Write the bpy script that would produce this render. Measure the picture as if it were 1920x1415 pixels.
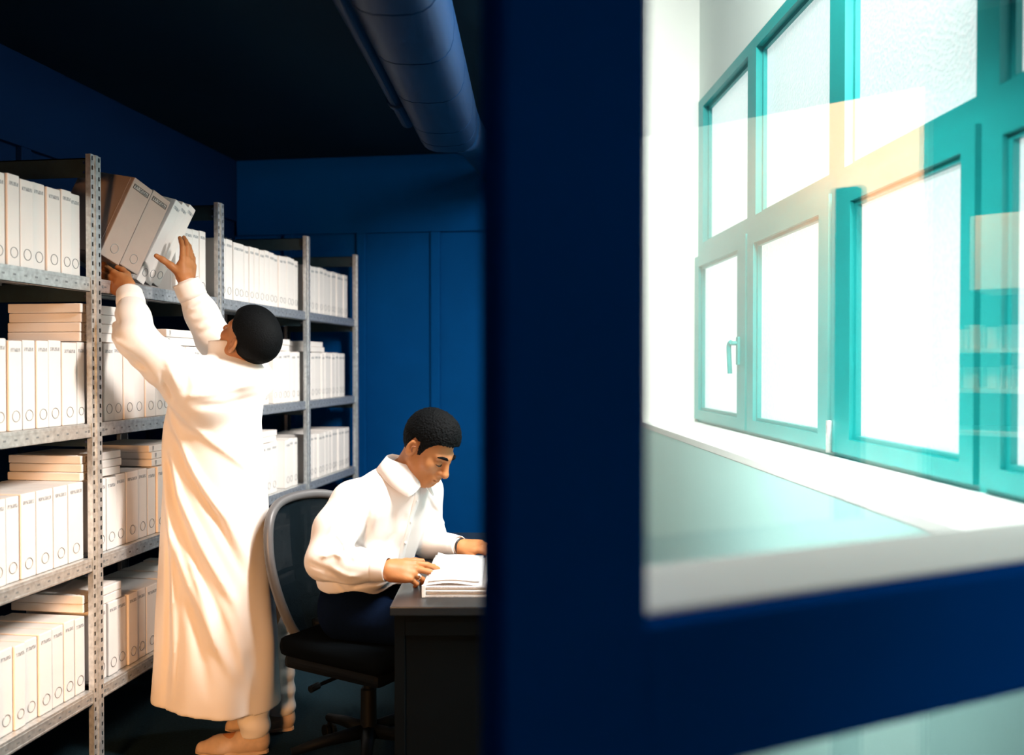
import bpy, bmesh, math, random
import numpy as np
from mathutils import Vector, Matrix
random.seed(7)
for o in list(bpy.data.objects): bpy.data.objects.remove(o)
SC = bpy.context.scene
COL = SC.collection
# ------------------------------------------------------------------ survey axes -> room axes
PSI = math.atan(250/1700)                       # shelves run PSI to the right of the line of sight
CP, SP = math.cos(PSI), math.sin(PSI)
EYE = 1.5
def W(a, b, z=0.0): return Vector((CP*a - SP*b, SP*a + CP*b, z))   # a = right, b = ahead, z = height

# ------------------------------------------------------------------ camera
cam = bpy.data.cameras.new('camera'); co = bpy.data.objects.new('camera', cam); COL.objects.link(co)
cam.sensor_width = 36.0; cam.lens = 36.0*1700/1920
cam.clip_start = 0.02
co.location = (0, 0, EYE)
co.rotation_euler = (math.radians(90) - math.atan(23.5/1700), 0, PSI)
cam.dof.use_dof = True; cam.dof.focus_distance = 3.5; cam.dof.aperture_fstop = 1.6
SC.camera = co

# ------------------------------------------------------------------ world, lights, exposure
wd = bpy.data.worlds.new('world'); SC.world = wd; wd.use_nodes = True
wd.node_tree.nodes['Background'].inputs[0].default_value = (0.45, 0.72, 1.0, 1)
wd.node_tree.nodes['Background'].inputs[1].default_value = 0.05
def area(name, loc, target, power, col, sx, sy=None, spread=180):
    l = bpy.data.lights.new(name, 'AREA'); l.energy = power; l.color = col
    l.shape = 'RECTANGLE'; l.size = sx; l.size_y = sy or sx; l.spread = math.radians(spread)
    o = bpy.data.objects.new(name, l); COL.objects.link(o); o.location = loc
    o.rotation_euler = (Vector(target) - Vector(loc)).to_track_quat('-Z', 'Y').to_euler()
    return o
PANE_L = 0.74                                     # brightness of the daylight in the frosted panes
area('window_head_lamp', W(0.98, 2.4, 3.06), W(-1.25, 3.6, 1.25), 190, (1.0, 0.945, 0.885), 0.25, 2.0, 150)  # added out-of-view fill standing in for daylight from the windows
area('high_ceiling_lamp', W(0.40, 2.6, 3.66), W(0.95, 4.7, 2.7), 34, (1.0, 0.97, 0.92), 0.3, 0.3, 140)  # added unseen fill, brightens the recess end wall and the wall above
area('ceiling_lamp_archive', W(-0.30, 1.55, 2.90), W(0.80, 2.8, 0.95), 105, (0.97, 1.0, 0.97), 0.4, 0.8, 72)  # added unseen fill aimed mainly at the mint wall
area('pendant_lamp_archive', W(0.10, 4.2, 2.15), W(-1.25, 5.2, 0.8), 11, (1.0, 0.93, 0.87), 0.3, 0.5, 130)  # added fill hidden behind the post, brightens the far shelf bays
area('hall_lamp_left', W(-1.3, -0.7, 1.5), W(-1.75, 3.1, 0.40), 18, (1.0, 0.48, 0.17), 0.6, 0.6, 65)
area('hall_wall_lamp', W(1.66, 0.74, 2.32), W(1.9, 0.76, 1.98), 8.5, (1.0, 0.43, 0.16), 0.2, 0.1, 150)
area('hall_ceiling_lamp', W(0.9, -0.45, 2.5), W(1.9, 0.3, 1.2), 15, (0.80, 1.0, 0.97), 0.4, 0.4, 110)  # added unseen cool fill, gives the mirrored hall wall its pale haze
SC.view_settings.view_transform = 'Standard'; SC.view_settings.look = 'None'
SC.view_settings.exposure = 0.35; SC.view_settings.gamma = 1.0; SC.view_settings.use_curve_mapping = False
SC.cycles.use_denoising = True; SC.cycles.use_adaptive_sampling = True; SC.cycles.adaptive_threshold = 0.04; SC.cycles.adaptive_min_samples = 12
SC.cycles.max_bounces = 8; SC.cycles.diffuse_bounces = 4; SC.cycles.glossy_bounces = 4
SC.cycles.transparent_max_bounces = 12; SC.cycles.sample_clamp_indirect = 4.0
SC.cycles.caustics_reflective = False; SC.cycles.caustics_refractive = False

# ------------------------------------------------------------------ materials
MATS = {}
def mat(name, col, rough=0.6, metal=0.0, noise=0.0, nscale=30.0, bump=0.0, bscale=60.0, spec=0.5, emit=None, es=0.0, sheen=0.0):
    m = bpy.data.materials.new(name); m.use_nodes = True; nt = m.node_tree; b = nt.nodes['Principled BSDF']
    b.inputs['Base Color'].default_value = (*col, 1); b.inputs['Roughness'].default_value = rough
    b.inputs['Metallic'].default_value = metal; b.inputs['Specular IOR Level'].default_value = spec
    if sheen: b.inputs['Sheen Weight'].default_value = sheen
    tc = nt.nodes.new('ShaderNodeTexCoord')
    if noise:
        n = nt.nodes.new('ShaderNodeTexNoise'); n.inputs['Scale'].default_value = nscale; n.inputs['Detail'].default_value = 4
        nt.links.new(tc.outputs['Object'], n.inputs['Vector'])
        r = nt.nodes.new('ShaderNodeValToRGB'); r.color_ramp.elements[0].position = 0.3; r.color_ramp.elements[1].position = 0.7
        r.color_ramp.elements[0].color = (*[c*(1-noise) for c in col], 1); r.color_ramp.elements[1].color = (*[min(1, c*(1+noise)) for c in col], 1)
        nt.links.new(n.outputs['Fac'], r.inputs['Fac']); nt.links.new(r.outputs['Color'], b.inputs['Base Color'])
    if bump:
        n2 = nt.nodes.new('ShaderNodeTexNoise'); n2.inputs['Scale'].default_value = bscale; n2.inputs['Detail'].default_value = 3
        nt.links.new(tc.outputs['Object'], n2.inputs['Vector'])
        bp = nt.nodes.new('ShaderNodeBump'); bp.inputs['Strength'].default_value = bump; bp.inputs['Distance'].default_value = 0.002
        nt.links.new(n2.outputs['Fac'], bp.inputs['Height']); nt.links.new(bp.outputs['Normal'], b.inputs['Normal'])
    if emit:
        b.inputs['Emission Color'].default_value = (*emit, 1); b.inputs['Emission Strength'].default_value = es
    MATS[name] = m
    return m
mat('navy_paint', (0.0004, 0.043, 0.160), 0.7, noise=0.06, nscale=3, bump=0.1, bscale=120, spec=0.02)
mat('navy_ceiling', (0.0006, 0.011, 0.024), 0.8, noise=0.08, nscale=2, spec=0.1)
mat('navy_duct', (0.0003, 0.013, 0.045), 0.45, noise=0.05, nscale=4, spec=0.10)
mat('partition_paint', (0.0003, 0.042, 0.215), 0.8, noise=0.05, nscale=5, bump=0.1, bscale=150, spec=0.0)
mat('carpet', (0.004, 0.014, 0.020), 0.95, noise=0.45, nscale=120, bump=0.6, bscale=300, spec=0.1)
mat('mint_wall', (0.52, 0.90, 0.86), 0.8, noise=0.03, nscale=2, bump=0.1)
mat('white_wall', (0.86, 0.87, 0.84), 0.8, noise=0.02, nscale=2, bump=0.1)
mat('grey_wall', (0.70, 0.78, 0.74), 0.8, noise=0.02, nscale=2)
mat('teal_frame', (0.010, 0.29, 0.285), 0.4, noise=0.06, nscale=6)
mat('galvanised', (0.66, 0.68, 0.68), 0.38, 0.75, noise=0.2, nscale=60, bump=0.1, bscale=90)
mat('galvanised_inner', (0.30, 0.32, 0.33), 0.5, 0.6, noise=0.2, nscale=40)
mat('brace_dark', (0.006, 0.02, 0.026), 0.6, 0.0, noise=0.2, nscale=40)
mat('slot_dark', (0.01, 0.012, 0.015), 0.7)
mat('binder_white', (0.87, 0.815, 0.775), 0.55, noise=0.015, nscale=12, spec=0.35)
mat('binder_taupe', (0.40, 0.31, 0.265), 0.6, noise=0.03, nscale=20)  # shade put into the colour of the two wide leaning binders
mat('ring_grey', (0.36, 0.35, 0.35), 0.35, 0.6)
mat('ring_hole', (0.70, 0.67, 0.65), 0.6)
mat('label_frame', (0.45, 0.44, 0.44), 0.5)
mat('desk_black', (0.010, 0.014, 0.017), 0.30, noise=0.1, nscale=20, spec=0.5)
mat('desk_panel', (0.0015, 0.003, 0.004), 0.7, spec=0.08, noise=0.1, nscale=20)
mat('chair_black', (0.0018, 0.0028, 0.0038), 0.6, spec=0.1)
mat('chair_rim', (0.10, 0.10, 0.105), 0.4)
mat('chair_fabric', (0.0015, 0.0025, 0.0035), 0.95, bump=0.4, bscale=400, spec=0.03)
mat('chrome', (0.7, 0.7, 0.72), 0.2, 1.0)
mat('paper', (0.88, 0.87, 0.86), 0.7)
mat('paper_edge', (0.62, 0.60, 0.60), 0.8, noise=0.25, nscale=200)
mat('skin', (0.43, 0.175, 0.064), 0.5, noise=0.10, nscale=18, bump=0.12, bscale=220, spec=0.35)
mat('skin_dark', (0.30, 0.115, 0.05), 0.5, noise=0.08, nscale=30)
mat('lips', (0.33, 0.11, 0.065), 0.45, noise=0.08, nscale=40)
mat('nail', (0.62, 0.33, 0.22), 0.3)
mat('hair', (0.0014, 0.002, 0.0026), 0.75, noise=0.5, nscale=150, bump=1.0, bscale=190, spec=0.10)
mat('navy_dark', (0.0005, 0.012, 0.05), 0.65, noise=0.06, nscale=3, spec=0.08)  # navy darkened to stand in for weak light on the left wall
mat('hall_cream', (0.84, 0.76, 0.66), 0.8, noise=0.02, nscale=3)
mat('eye_white', (0.45, 0.40, 0.36), 0.3)
mat('eye_dark', (0.008, 0.005, 0.004), 0.2)
mat('robe_cloth', (0.87, 0.81, 0.76), 0.75, noise=0.01, nscale=5, bump=0.15, bscale=500, spec=0.2, sheen=0.2)
mat('shirt_cloth', (0.88, 0.83, 0.80), 0.75, noise=0.01, nscale=5, bump=0.15, bscale=500, spec=0.2, sheen=0.2)
mat('trouser_navy', (0.0015, 0.005, 0.017), 0.9, noise=0.15, nscale=90, spec=0.04)
mat('shoe_tan', (0.58, 0.40, 0.27), 0.7, noise=0.08, nscale=40)
mat('watch_black', (0.01, 0.01, 0.012), 0.4)
mat('button', (0.75, 0.73, 0.72), 0.3)
def pane_mat():
    m = bpy.data.materials.new('frosted_pane'); m.use_nodes = True; nt = m.node_tree; b = nt.nodes['Principled BSDF']
    b.inputs['Base Color'].default_value = (0.25, 0.30, 0.30, 1); b.inputs['Roughness'].default_value = 0.3
    tc = nt.nodes.new('ShaderNodeTexCoord'); mp = nt.nodes.new('ShaderNodeMapping'); mp.inputs['Rotation'].default_value = (0.7, 0, 0)
    nt.links.new(tc.outputs['Object'], mp.inputs['Vector'])
    v = nt.nodes.new('ShaderNodeTexVoronoi'); v.inputs['Scale'].default_value = 75; nt.links.new(mp.outputs['Vector'], v.inputs['Vector'])
    r = nt.nodes.new('ShaderNodeValToRGB')
    r.color_ramp.elements[0].color = (0.70, 0.92, 0.89, 1); r.color_ramp.elements[1].color = (1.0, 1.0, 1.0, 1)
    nt.links.new(v.outputs['Distance'], r.inputs['Fac']); nt.links.new(r.outputs['Color'], b.inputs['Emission Color'])
    b.inputs['Emission Strength'].default_value = PANE_L
    bp = nt.nodes.new('ShaderNodeBump'); bp.inputs['Strength'].default_value = 0.5; bp.inputs['Distance'].default_value = 0.003
    nt.links.new(v.outputs['Distance'], bp.inputs['Height']); nt.links.new(bp.outputs['Normal'], b.inputs['Normal'])
    MATS['frosted_pane'] = m
pane_mat()
def glass_mat():
    m = bpy.data.materials.new('partition_glass'); m.use_nodes = True; nt = m.node_tree; nt.nodes.clear()
    out = nt.nodes.new('ShaderNodeOutputMaterial'); mix = nt.nodes.new('ShaderNodeMixShader')
    t = nt.nodes.new('ShaderNodeBsdfTransparent'); t.inputs[0].default_value = (0.97, 1.0, 0.99, 1)
    g = nt.nodes.new('ShaderNodeBsdfGlossy'); g.inputs['Roughness'].default_value = 0.0
    mix.inputs[0].default_value = 0.16
    nt.links.new(t.outputs[0], mix.inputs[1]); nt.links.new(g.outputs[0], mix.inputs[2])
    nt.links.new(mix.outputs[0], out.inputs[0]); MATS['partition_glass'] = m
glass_mat()
def mesh_fabric():
    m = bpy.data.materials.new('chair_mesh'); m.use_nodes = True; nt = m.node_tree; b = nt.nodes['Principled BSDF']
    b.inputs['Base Color'].default_value = (0.003, 0.008, 0.012, 1); b.inputs['Roughness'].default_value = 0.7
    b.inputs['Alpha'].default_value = 0.88; b.inputs['Specular IOR Level'].default_value = 0.08
    tc = nt.nodes.new('ShaderNodeTexCoord'); w = nt.nodes.new('ShaderNodeTexWave'); w.inputs['Scale'].default_value = 60
    w.inputs['Distortion'].default_value = 1.0; nt.links.new(tc.outputs['Object'], w.inputs['Vector'])
    bp = nt.nodes.new('ShaderNodeBump'); bp.inputs['Strength'].default_value = 0.3; bp.inputs['Distance'].default_value = 0.002
    nt.links.new(w.outputs['Fac'], bp.inputs['Height']); nt.links.new(bp.outputs['Normal'], b.inputs['Normal'])
    MATS['chair_mesh'] = m
mesh_fabric()
def print_mat(name, paper, ink, sx, sz, thr):
    """flat print: rows of small blurred words"""
    m = bpy.data.materials.new(name); m.use_nodes = True; nt = m.node_tree; b = nt.nodes['Principled BSDF']
    b.inputs['Roughness'].default_value = 0.6
    tc = nt.nodes.new('ShaderNodeTexCoord'); mp = nt.nodes.new('ShaderNodeMapping'); mp.inputs['Scale'].default_value = (sx, sx, sz)
    nt.links.new(tc.outputs['Object'], mp.inputs['Vector'])
    n = nt.nodes.new('ShaderNodeTexNoise'); n.inputs['Scale'].default_value = 1.0; n.inputs['Detail'].default_value = 2
    nt.links.new(mp.outputs['Vector'], n.inputs['Vector'])
    r = nt.nodes.new('ShaderNodeValToRGB'); r.color_ramp.elements[0].position = thr - 0.06; r.color_ramp.elements[1].position = thr + 0.06
    r.color_ramp.elements[0].color = (*ink, 1); r.color_ramp.elements[1].color = (*paper, 1)
    nt.links.new(n.outputs['Fac'], r.inputs['Fac']); nt.links.new(r.outputs['Color'], b.inputs['Base Color'])
    MATS[name] = m
print_mat('label_print', (0.66, 0.64, 0.63), (0.30, 0.29, 0.29), 260, 120, 0.5)
print_mat('label_print_dark', (0.42, 0.38, 0.35), (0.06, 0.06, 0.06), 260, 120, 0.52)

# ------------------------------------------------------------------ mesh helpers
def add_box(bm, lo, hi, bevel=0.0, M=None):
    r = bmesh.ops.create_cube(bm, size=1.0); vs = r['verts']
    for v in vs:
        v.co = Vector([lo[i] + (v.co[i] + 0.5)*(hi[i] - lo[i]) for i in range(3)])
    if bevel > 0:
        es = list({e for v in vs for e in v.link_edges})
        bmesh.ops.bevel(bm, geom=es, offset=bevel, segments=2, profile=0.6, affect='EDGES')
        # bevelled verts are new: caller passes M only without bevel
    if M is not None:
        for v in vs: v.co = M @ v.co
    return vs
def add_prism(bm, poly, z0, z1):
    a = [bm.verts.new((p[0], p[1], z0)) for p in poly]; b = [bm.verts.new((p[0], p[1], z1)) for p in poly]
    n = len(poly)
    bm.faces.new(a[::-1]); bm.faces.new(b)
    for i in range(n): bm.faces.new((a[i], a[(i+1) % n], b[(i+1) % n], b[i]))
def add_tube(bm, pts, rad, seg=10, closed=False, cap=True):
    pts = [Vector(p) for p in pts]; n = len(pts)
    rad = rad if isinstance(rad, (list, tuple)) else [rad]*n
    rings = []; prev = None
    for i, p in enumerate(pts):
        if closed: t = pts[(i+1) % n] - pts[i-1]
        else: t = pts[min(i+1, n-1)] - pts[max(i-1, 0)]
        t.normalize()
        if prev is None:
            u = t.cross(Vector((0, 0, 1)))
            if u.length < 1e-3: u = t.cross(Vector((1, 0, 0)))
        else: u = prev - t*prev.dot(t)
        u.normalize(); prev = u; v = t.cross(u)
        rings.append([bm.verts.new(p + (u*math.cos(2*math.pi*k/seg) + v*math.sin(2*math.pi*k/seg))*rad[i]) for k in range(seg)])
    m = n if closed else n-1
    for i in range(m):
        A, B = rings[i], rings[(i+1) % n]
        for k in range(seg): bm.faces.new((A[k], A[(k+1) % seg], B[(k+1) % seg], B[k]))
    if cap and not closed: bm.faces.new(rings[0][::-1]); bm.faces.new(rings[-1])
def add_lathe(bm, prof, M=None, seg=20):
    rings = []
    for r, z in prof:
        rings.append([bm.verts.new(Vector((r*math.cos(2*math.pi*k/seg), r*math.sin(2*math.pi*k/seg), z))) for k in range(seg)])
    for i in range(len(prof)-1):
        for k in range(seg): bm.faces.new((rings[i][k], rings[i][(k+1) % seg], rings[i+1][(k+1) % seg], rings[i+1][k]))
    bm.faces.new(rings[0][::-1]); bm.faces.new(rings[-1])
    if M is not None:
        for R in rings:
            for v in R: v.co = M @ v.co
def spline(P, n):
    """Catmull-Rom through the points"""
    P = [Vector(p) for p in P]; out = []
    for i in range(len(P)-1):
        p0, p1, p2, p3 = P[max(i-1, 0)], P[i], P[i+1], P[min(i+2, len(P)-1)]
        for k in range(n):
            t = k/n
            out.append(0.5*((2*p1) + (p2-p0)*t + (2*p0-5*p1+4*p2-p3)*t*t + (3*p1-p0-3*p2+p3)*t**3))
    return out + [P[-1]]
def obj(name, bm, m, parent=None, smooth=False, M=None, sharp=None):
    me = bpy.data.meshes.new(name)
    if M is not None: bm.transform(M)
    bmesh.ops.recalc_face_normals(bm, faces=bm.faces[:])
    bm.to_mesh(me); bm.free()
    me.materials.append(MATS[m])
    if smooth: me.shade_smooth()
    if sharp: me.set_sharp_from_angle(angle=math.radians(sharp))
    o = bpy.data.objects.new(name, me); COL.objects.link(o)
    if parent: o.parent = parent
    return o
def B(lo, hi, name, m, parent=None, bevel=0.0, M=None):
    bm = bmesh.new(); add_box(bm, lo, hi, bevel); return obj(name, bm, m, parent, M=M)
def empty(name, loc=(0, 0, 0), rz=0.0):
    o = bpy.data.objects.new(name, None); COL.objects.link(o); o.location = loc; o.rotation_euler = (0, 0, rz); o.empty_display_size = 0.1
    return o
def tag(o, label, cat, group=None, kind=None):
    if label: o['label'] = label
    if cat: o['category'] = cat
    if group: o['group'] = group
    if kind: o['kind'] = kind
    return o
def struct(o, label=None):
    o['kind'] = 'structure'
    if label: o['label'] = label
    return o

# ================================================================== ROOM SHELL
BACK = 6.15; LEFT = -2.88; CEIL = 2.95; HIGH = 3.75
struct(B((LEFT-0.1, -3.0, -0.1), (2.6, BACK+0.1, 0.0), 'floor', 'carpet'), 'dark blue-black carpeted floor')
# left wall: proud top band over a recessed field, with battens
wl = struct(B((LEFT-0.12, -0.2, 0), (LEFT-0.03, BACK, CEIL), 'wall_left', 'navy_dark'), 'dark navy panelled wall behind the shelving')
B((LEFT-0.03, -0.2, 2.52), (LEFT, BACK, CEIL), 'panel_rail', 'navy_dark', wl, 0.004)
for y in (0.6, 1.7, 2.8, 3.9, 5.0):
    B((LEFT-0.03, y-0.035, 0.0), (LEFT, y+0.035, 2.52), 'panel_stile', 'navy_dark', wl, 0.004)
# back wall
wb = struct(B((LEFT-0.12, BACK, 0), (0.25, BACK+0.1, HIGH), 'wall_back', 'navy_paint'), 'blue panelled back wall beyond the shelving')
B((LEFT, BACK-0.035, 2.42), (0.22, BACK, HIGH), 'panel_rail', 'navy_paint', wb, 0.004)
B((LEFT, BACK-0.035, 0.0), (0.22, BACK, 0.12), 'panel_rail', 'navy_paint', wb, 0.004)
for x in (-2.50, -1.965, -1.435, -0.905, -0.375):
    B((x-0.034, BACK-0.035, 0.12), (x+0.034, BACK, 2.42), 'panel_stile', 'navy_paint', wb, 0.010)
# archive ceiling ends in a bulkhead hidden behind the partition post
pe0, pe1 = W(0.04, 1.25), W(0.30, 6.05)
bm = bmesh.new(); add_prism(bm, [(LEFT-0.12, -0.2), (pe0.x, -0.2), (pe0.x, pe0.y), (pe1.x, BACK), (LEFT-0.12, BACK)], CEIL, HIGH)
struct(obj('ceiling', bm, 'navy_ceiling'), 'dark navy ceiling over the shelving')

# window wall local frame: s along (towards the viewer), t outwards
WU = (0.04396, -0.99903); WN = (0.99903, 0.04396)
def WW(s, t, z): return W(0.72 + s*WU[0] + t*WN[0], 5.0 + s*WU[1] + t*WN[1], z)
def Wmat():
    o = WW(0, 0, 0); u = WW(1, 0, 0) - o; n = WW(0, 1, 0) - o
    return Matrix(((u.x, n.x, 0, o.x), (u.y, n.y, 0, o.y), (0, 0, 1, 0), (0, 0, 0, 1)))
WM = Wmat()
def WB(lo, hi, name, m, parent=None, bevel=0.0): return B(lo, hi, name, m, parent, bevel, WM)
SILL = 1.186; JAMB = -0.03; END = 3.72
struct(WB((-1.3, 0, 0), (END, 0.30, SILL-0.03), 'wall_right', 'mint_wall'), 'pale mint wall under the window sill')
struct(WB((-1.3, 0.0, SILL-0.03), (JAMB, 0.45, HIGH), 'wall_end', 'white_wall'), 'cream end wall of the window recess')
struct(WB((JAMB, 0.32, 2.95), (END, 0.45, HIGH), 'wall_above', 'grey_wall'), 'pale grey wall above the window frames')
struct(WB((JAMB, -0.002, SILL-0.03), (END, 0.34, SILL), 'trim_1', 'white_wall', bevel=0.004), 'bright white window sill')
bm = bmesh.new(); q = [WW(END, 0.45, 0), WW(-1.3, 0.45, 0)]
add_prism(bm, [(pe0.x, pe0.y), (q[0].x, q[0].y), (q[1].x, q[1].y), (pe1.x, BACK)], HIGH, HIGH+0.08)
struct(obj('ceiling', bm, 'white_wall'), 'high white ceiling above the windows')
# windows
lower = [(0.07, 0.79), (1.03, 1.78), (2.05, 2.72), (2.90, 3.60)]
upper = [(0.07, 0.87), (0.99, 1.82), (1.95, 2.75), (2.85, 3.62)]
bounds = [(JAMB, 0.93), (0.93, 1.885), (1.885, 2.80), (2.80, END)]
T0 = 0.315                                          # frame front face
def ring_bars(bm, s0, s1, z0, z1, S0, S1, Z0, Z1, t0, t1):
    """rectangular frame: outer S/Z, opening s/z"""
    add_box(bm, (S0, t0, Z0), (s0, t1, Z1)); add_box(bm, (s1, t0, Z0), (S1, t1, Z1))
    add_box(bm, (s0, t0, Z0), (s1, t1, z0)); add_box(bm, (s0, t0, z1), (s1, t1, Z1))
names = ['farthest window bay, narrow in view beside the cream end wall', 'second window bay from the end wall', 'third window bay, crossed by reflections', 'nearest window bay, cut by the picture edge']
for i in range(4):
    e = empty('window_%d' % (i+1)); struct(e, names[i])
    S0, S1 = bounds[i]; a, b_ = upper[i]; c, d = lower[i]
    bm = bmesh.new(); ring_bars(bm, a, b_, 2.165, 2.905, S0, S1, 2.10, 2.955, T0, T0+0.09); o = obj('upper_frame', bm, 'teal_frame', e, M=WM)
    bm = bmesh.new(); ring_bars(bm, a+.018, b_-.018, 2.183, 2.887, a, b_, 2.165, 2.905, T0+0.028, T0+0.075); obj('glazing_bead', bm, 'teal_frame', e, M=WM)
    bm = bmesh.new(); add_box(bm, (a+.012, T0+0.045, 2.175), (b_-.012, T0+0.06, 2.895)); obj('upper_pane', bm, 'frosted_pane', e, M=WM)
    bm = bmesh.new(); ring_bars(bm, S0+.035, S1-.035, SILL+.035, 2.075, S0, S1, SILL, 2.10, T0, T0+0.09); obj('lower_frame', bm, 'teal_frame', e, M=WM)
    bm = bmesh.new(); ring_bars(bm, c, d, 1.255, 2.035, S0+.015, S1-.015, SILL+.018, 2.092, T0-0.022, T0+0.05); sash = obj('sash', bm, 'teal_frame', e, M=WM)
    bm = bmesh.new(); ring_bars(bm, c+.014, d-.014, 1.269, 2.021, c, d, 1.255, 2.035, T0-0.006, T0+0.03); obj('glazing_bead', bm, 'teal_frame', sash, M=WM)
    bm = bmesh.new(); add_box(bm, (c+.008, T0+0.012, 1.262), (d-.008, T0+0.026, 2.028)); obj('lower_pane', bm, 'frosted_pane', e, M=WM)
    if i == 0:
        h = d + 0.035
        bm = bmesh.new(); add_box(bm, (h-.016, T0-.034, 1.50), (h+.016, T0-.02, 1.63), 0.004)
        add_tube(bm, [(h, T0-.03, 1.60), (h, T0-.06, 1.60)], 0.010, 10)
        add_tube(bm, spline([(h, T0-.06, 1.605), (h-.02, T0-.064, 1.59), (h-.024, T0-.062, 1.54), (h-.024, T0-.058, 1.46)], 5), 0.011, 10)
        obj('handle', bm, 'teal_frame', sash, M=WM)
    if i == 2:
        bm = bmesh.new(); add_tube(bm, [(S0+.02, T0-.03, 1.20), (S0+.02, T0-.03, 1.31)], 0.011, 12); obj('hinge', bm, 'galvanised', sash, True, M=WM)
# ================================================================== PARTITION (near, out of focus)
PU = (0.899, 0.438); PN = (-0.438, 0.899)
def PP(s, t, z=0): return W(-0.0106 + s*PU[0] + t*PN[0], 0.72 + s*PU[1] + t*PN[1], z)
Bq, Dq, Aq, Cq = PP(0.145, 0), PP(0.145, 0.19), PP(0, 0), W(-0.033, 0.95)
bm = bmesh.new(); add_prism(bm, [(p.x, p.y) for p in (Aq, Bq, Dq, Cq)], 0.0, HIGH)
es = [e for e in bm.edges if abs(e.verts[0].co.z - e.verts[1].co.z) > 1]
bmesh.ops.bevel(bm, geom=es, offset=0.008, segments=3, profile=0.5, affect='EDGES')
pt = struct(obj('wall_partition', bm, 'partition_paint'), 'dark blue partition post close to the viewer, out of focus')
pm = Matrix(((PP(1,0).x-PP(0,0).x, PP(0,1).x-PP(0,0).x, 0, PP(0,0).x), (PP(1,0).y-PP(0,0).y, PP(0,1).y-PP(0,0).y, 0, PP(0,0).y), (0,0,1,0), (0,0,0,1)))
B((0.14, 0.0, 1.136), (0.98, 0.19, 1.272), 'cross_rail', 'partition_paint', pt, 0.006, pm)
B((0.135, 0.0, 0.0), (0.98, 0.19, 0.14), 'bottom_rail', 'partition_paint', pt, 0.006, pm)
bm = bmesh.new(); add_box(bm, (0.148, 0.03, 1.2725), (0.98, 0.186, 1.277), 0.0015); obj('inner_sill', bm, 'white_wall', pt, M=pm)
struct(B((0.142, 0.170, 1.268), (0.985, 0.178, HIGH-0.02), 'window_5', 'partition_glass', None, 0, pm), 'clear reflecting pane above the blue cross rail')
struct(B((0.142, 0.170, 0.13), (0.985, 0.178, 1.14), 'window_6', 'partition_glass', None, 0, pm), 'clear pane below the blue cross rail')

# hall on the viewer's side, seen only mirrored in the pane
HM = Matrix(((CP, -SP, 0, 0), (SP, CP, 0, 0), (0, 0, 1, 0), (0, 0, 0, 1)))
struct(B((1.90, -0.6, 0), (2.0, 0.84, 2.25), 'wall_hall', 'hall_cream', None, 0, HM), 'warm-lit cream hall wall, mirrored in the pane')
struct(B((2.40, 0.55, 0), (2.48, 1.50, 2.6), 'wall_niche', 'navy_dark', None, 0, HM), 'dark niche wall in the hall, mirrored in the pane')
struct(B((1.50, 0.735, 0), (1.54, 0.80, 1.93), 'trim_2', 'navy_dark', None, 0.004, HM), 'slim dark hall post, mirrored in the pane')
struct(B((1.96, 0.955, 1.70), (2.2, 1.16, 1.90), 'trim_3', 'hall_cream', None, 0.003, HM), 'peach lit bulkhead in the hall, mirrored in the pane')
hs = empty('hall_shelf', W(2.0, 0.84, 0), PSI); tag(hs, 'pale wall shelf with small boxes, mirrored in the glass pane', 'shelf')
for z in (1.545, 1.435, 1.318): B((0.02, .012, z-.012), (.30, .30, z), 'shelf_board', 'grey_wall', hs, 0.001)
for x in (.022, .27): B((x, .27, 1.29), (x+.02, .30, 1.56), 'shelf_bracket', 'grey_wall', hs)
nb_ = 0
for z, ys in ((1.545, ((.13, .035), (.172, .045), (.03, .05), (.085, .03))), (1.435, ((.13, .035), (.176, .016), (.205, .026), (.03, .03), (.07, .04)))):
    for y, w_ in ys:
        hh_ = (.055, .060, .050, .062)[nb_ % 4]
        bq = empty('small_box', W(2.0, 0.84, 0) + W(.05, y, z), PSI); nb_ += 1
        tag(bq, 'small white box, %s on the %s mirrored hall shelf' % (('rightmost', 'second', 'third', 'fourth', 'fifth')[[q_[0] for q_ in sorted(ys, reverse=True)].index(y)] + ('' if y == max(q_[0] for q_ in ys) else ' from right'), 'upper' if z > 1.5 else 'middle'), 'box', 'small boxes on the hall shelf')
        B((0, 0, .0003), (.05, w_, hh_), 'carton', 'binder_white', bq, 0.0015); B((-.001, -.001, hh_), (.051, w_+.001, hh_+.004), 'lid', 'paper', bq)

# ================================================================== DUCT
du = empty('ceiling_duct', W(-0.3, 3.0, 2.62)); tag(du, 'dark blue rounded air duct with ring seams under the ceiling', 'duct')
DI = du.matrix_world
def duct_ring(a, b, z, hw, hh, n=24, p=3.0):
    out = []
    for k in range(n):
        t = 2*math.pi*k/n; c, s = math.cos(t), math.sin(t)
        x = hw*math.copysign(abs(c)**(2/p), c); y = hh*math.copysign(abs(s)**(2/p), s)
        out.append(W(a + x, b, z + y))
    return out
def loft(bm, rings):
    R = [[bm.verts.new(p) for p in r] for r in rings]; n = len(R[0])
    for i in range(len(R)-1):
        for k in range(n): bm.faces.new((R[i][k], R[i][(k+1) % n], R[i+1][(k+1) % n], R[i+1][k]))
    bm.faces.new(R[0][::-1]); bm.faces.new(R[-1])
def dctr(b): return -0.335 + (b-2.36)*0.025
def toL(o, root):                                  # keep built-in-place geometry while parenting to a root that stands elsewhere
    o.data.transform(Matrix.Translation(-root.location)); o.parent = root; return o
segs = [0.9, 1.55, 2.16, 2.52, 2.93, 3.36, 3.80, 4.02, 4.14]
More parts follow.
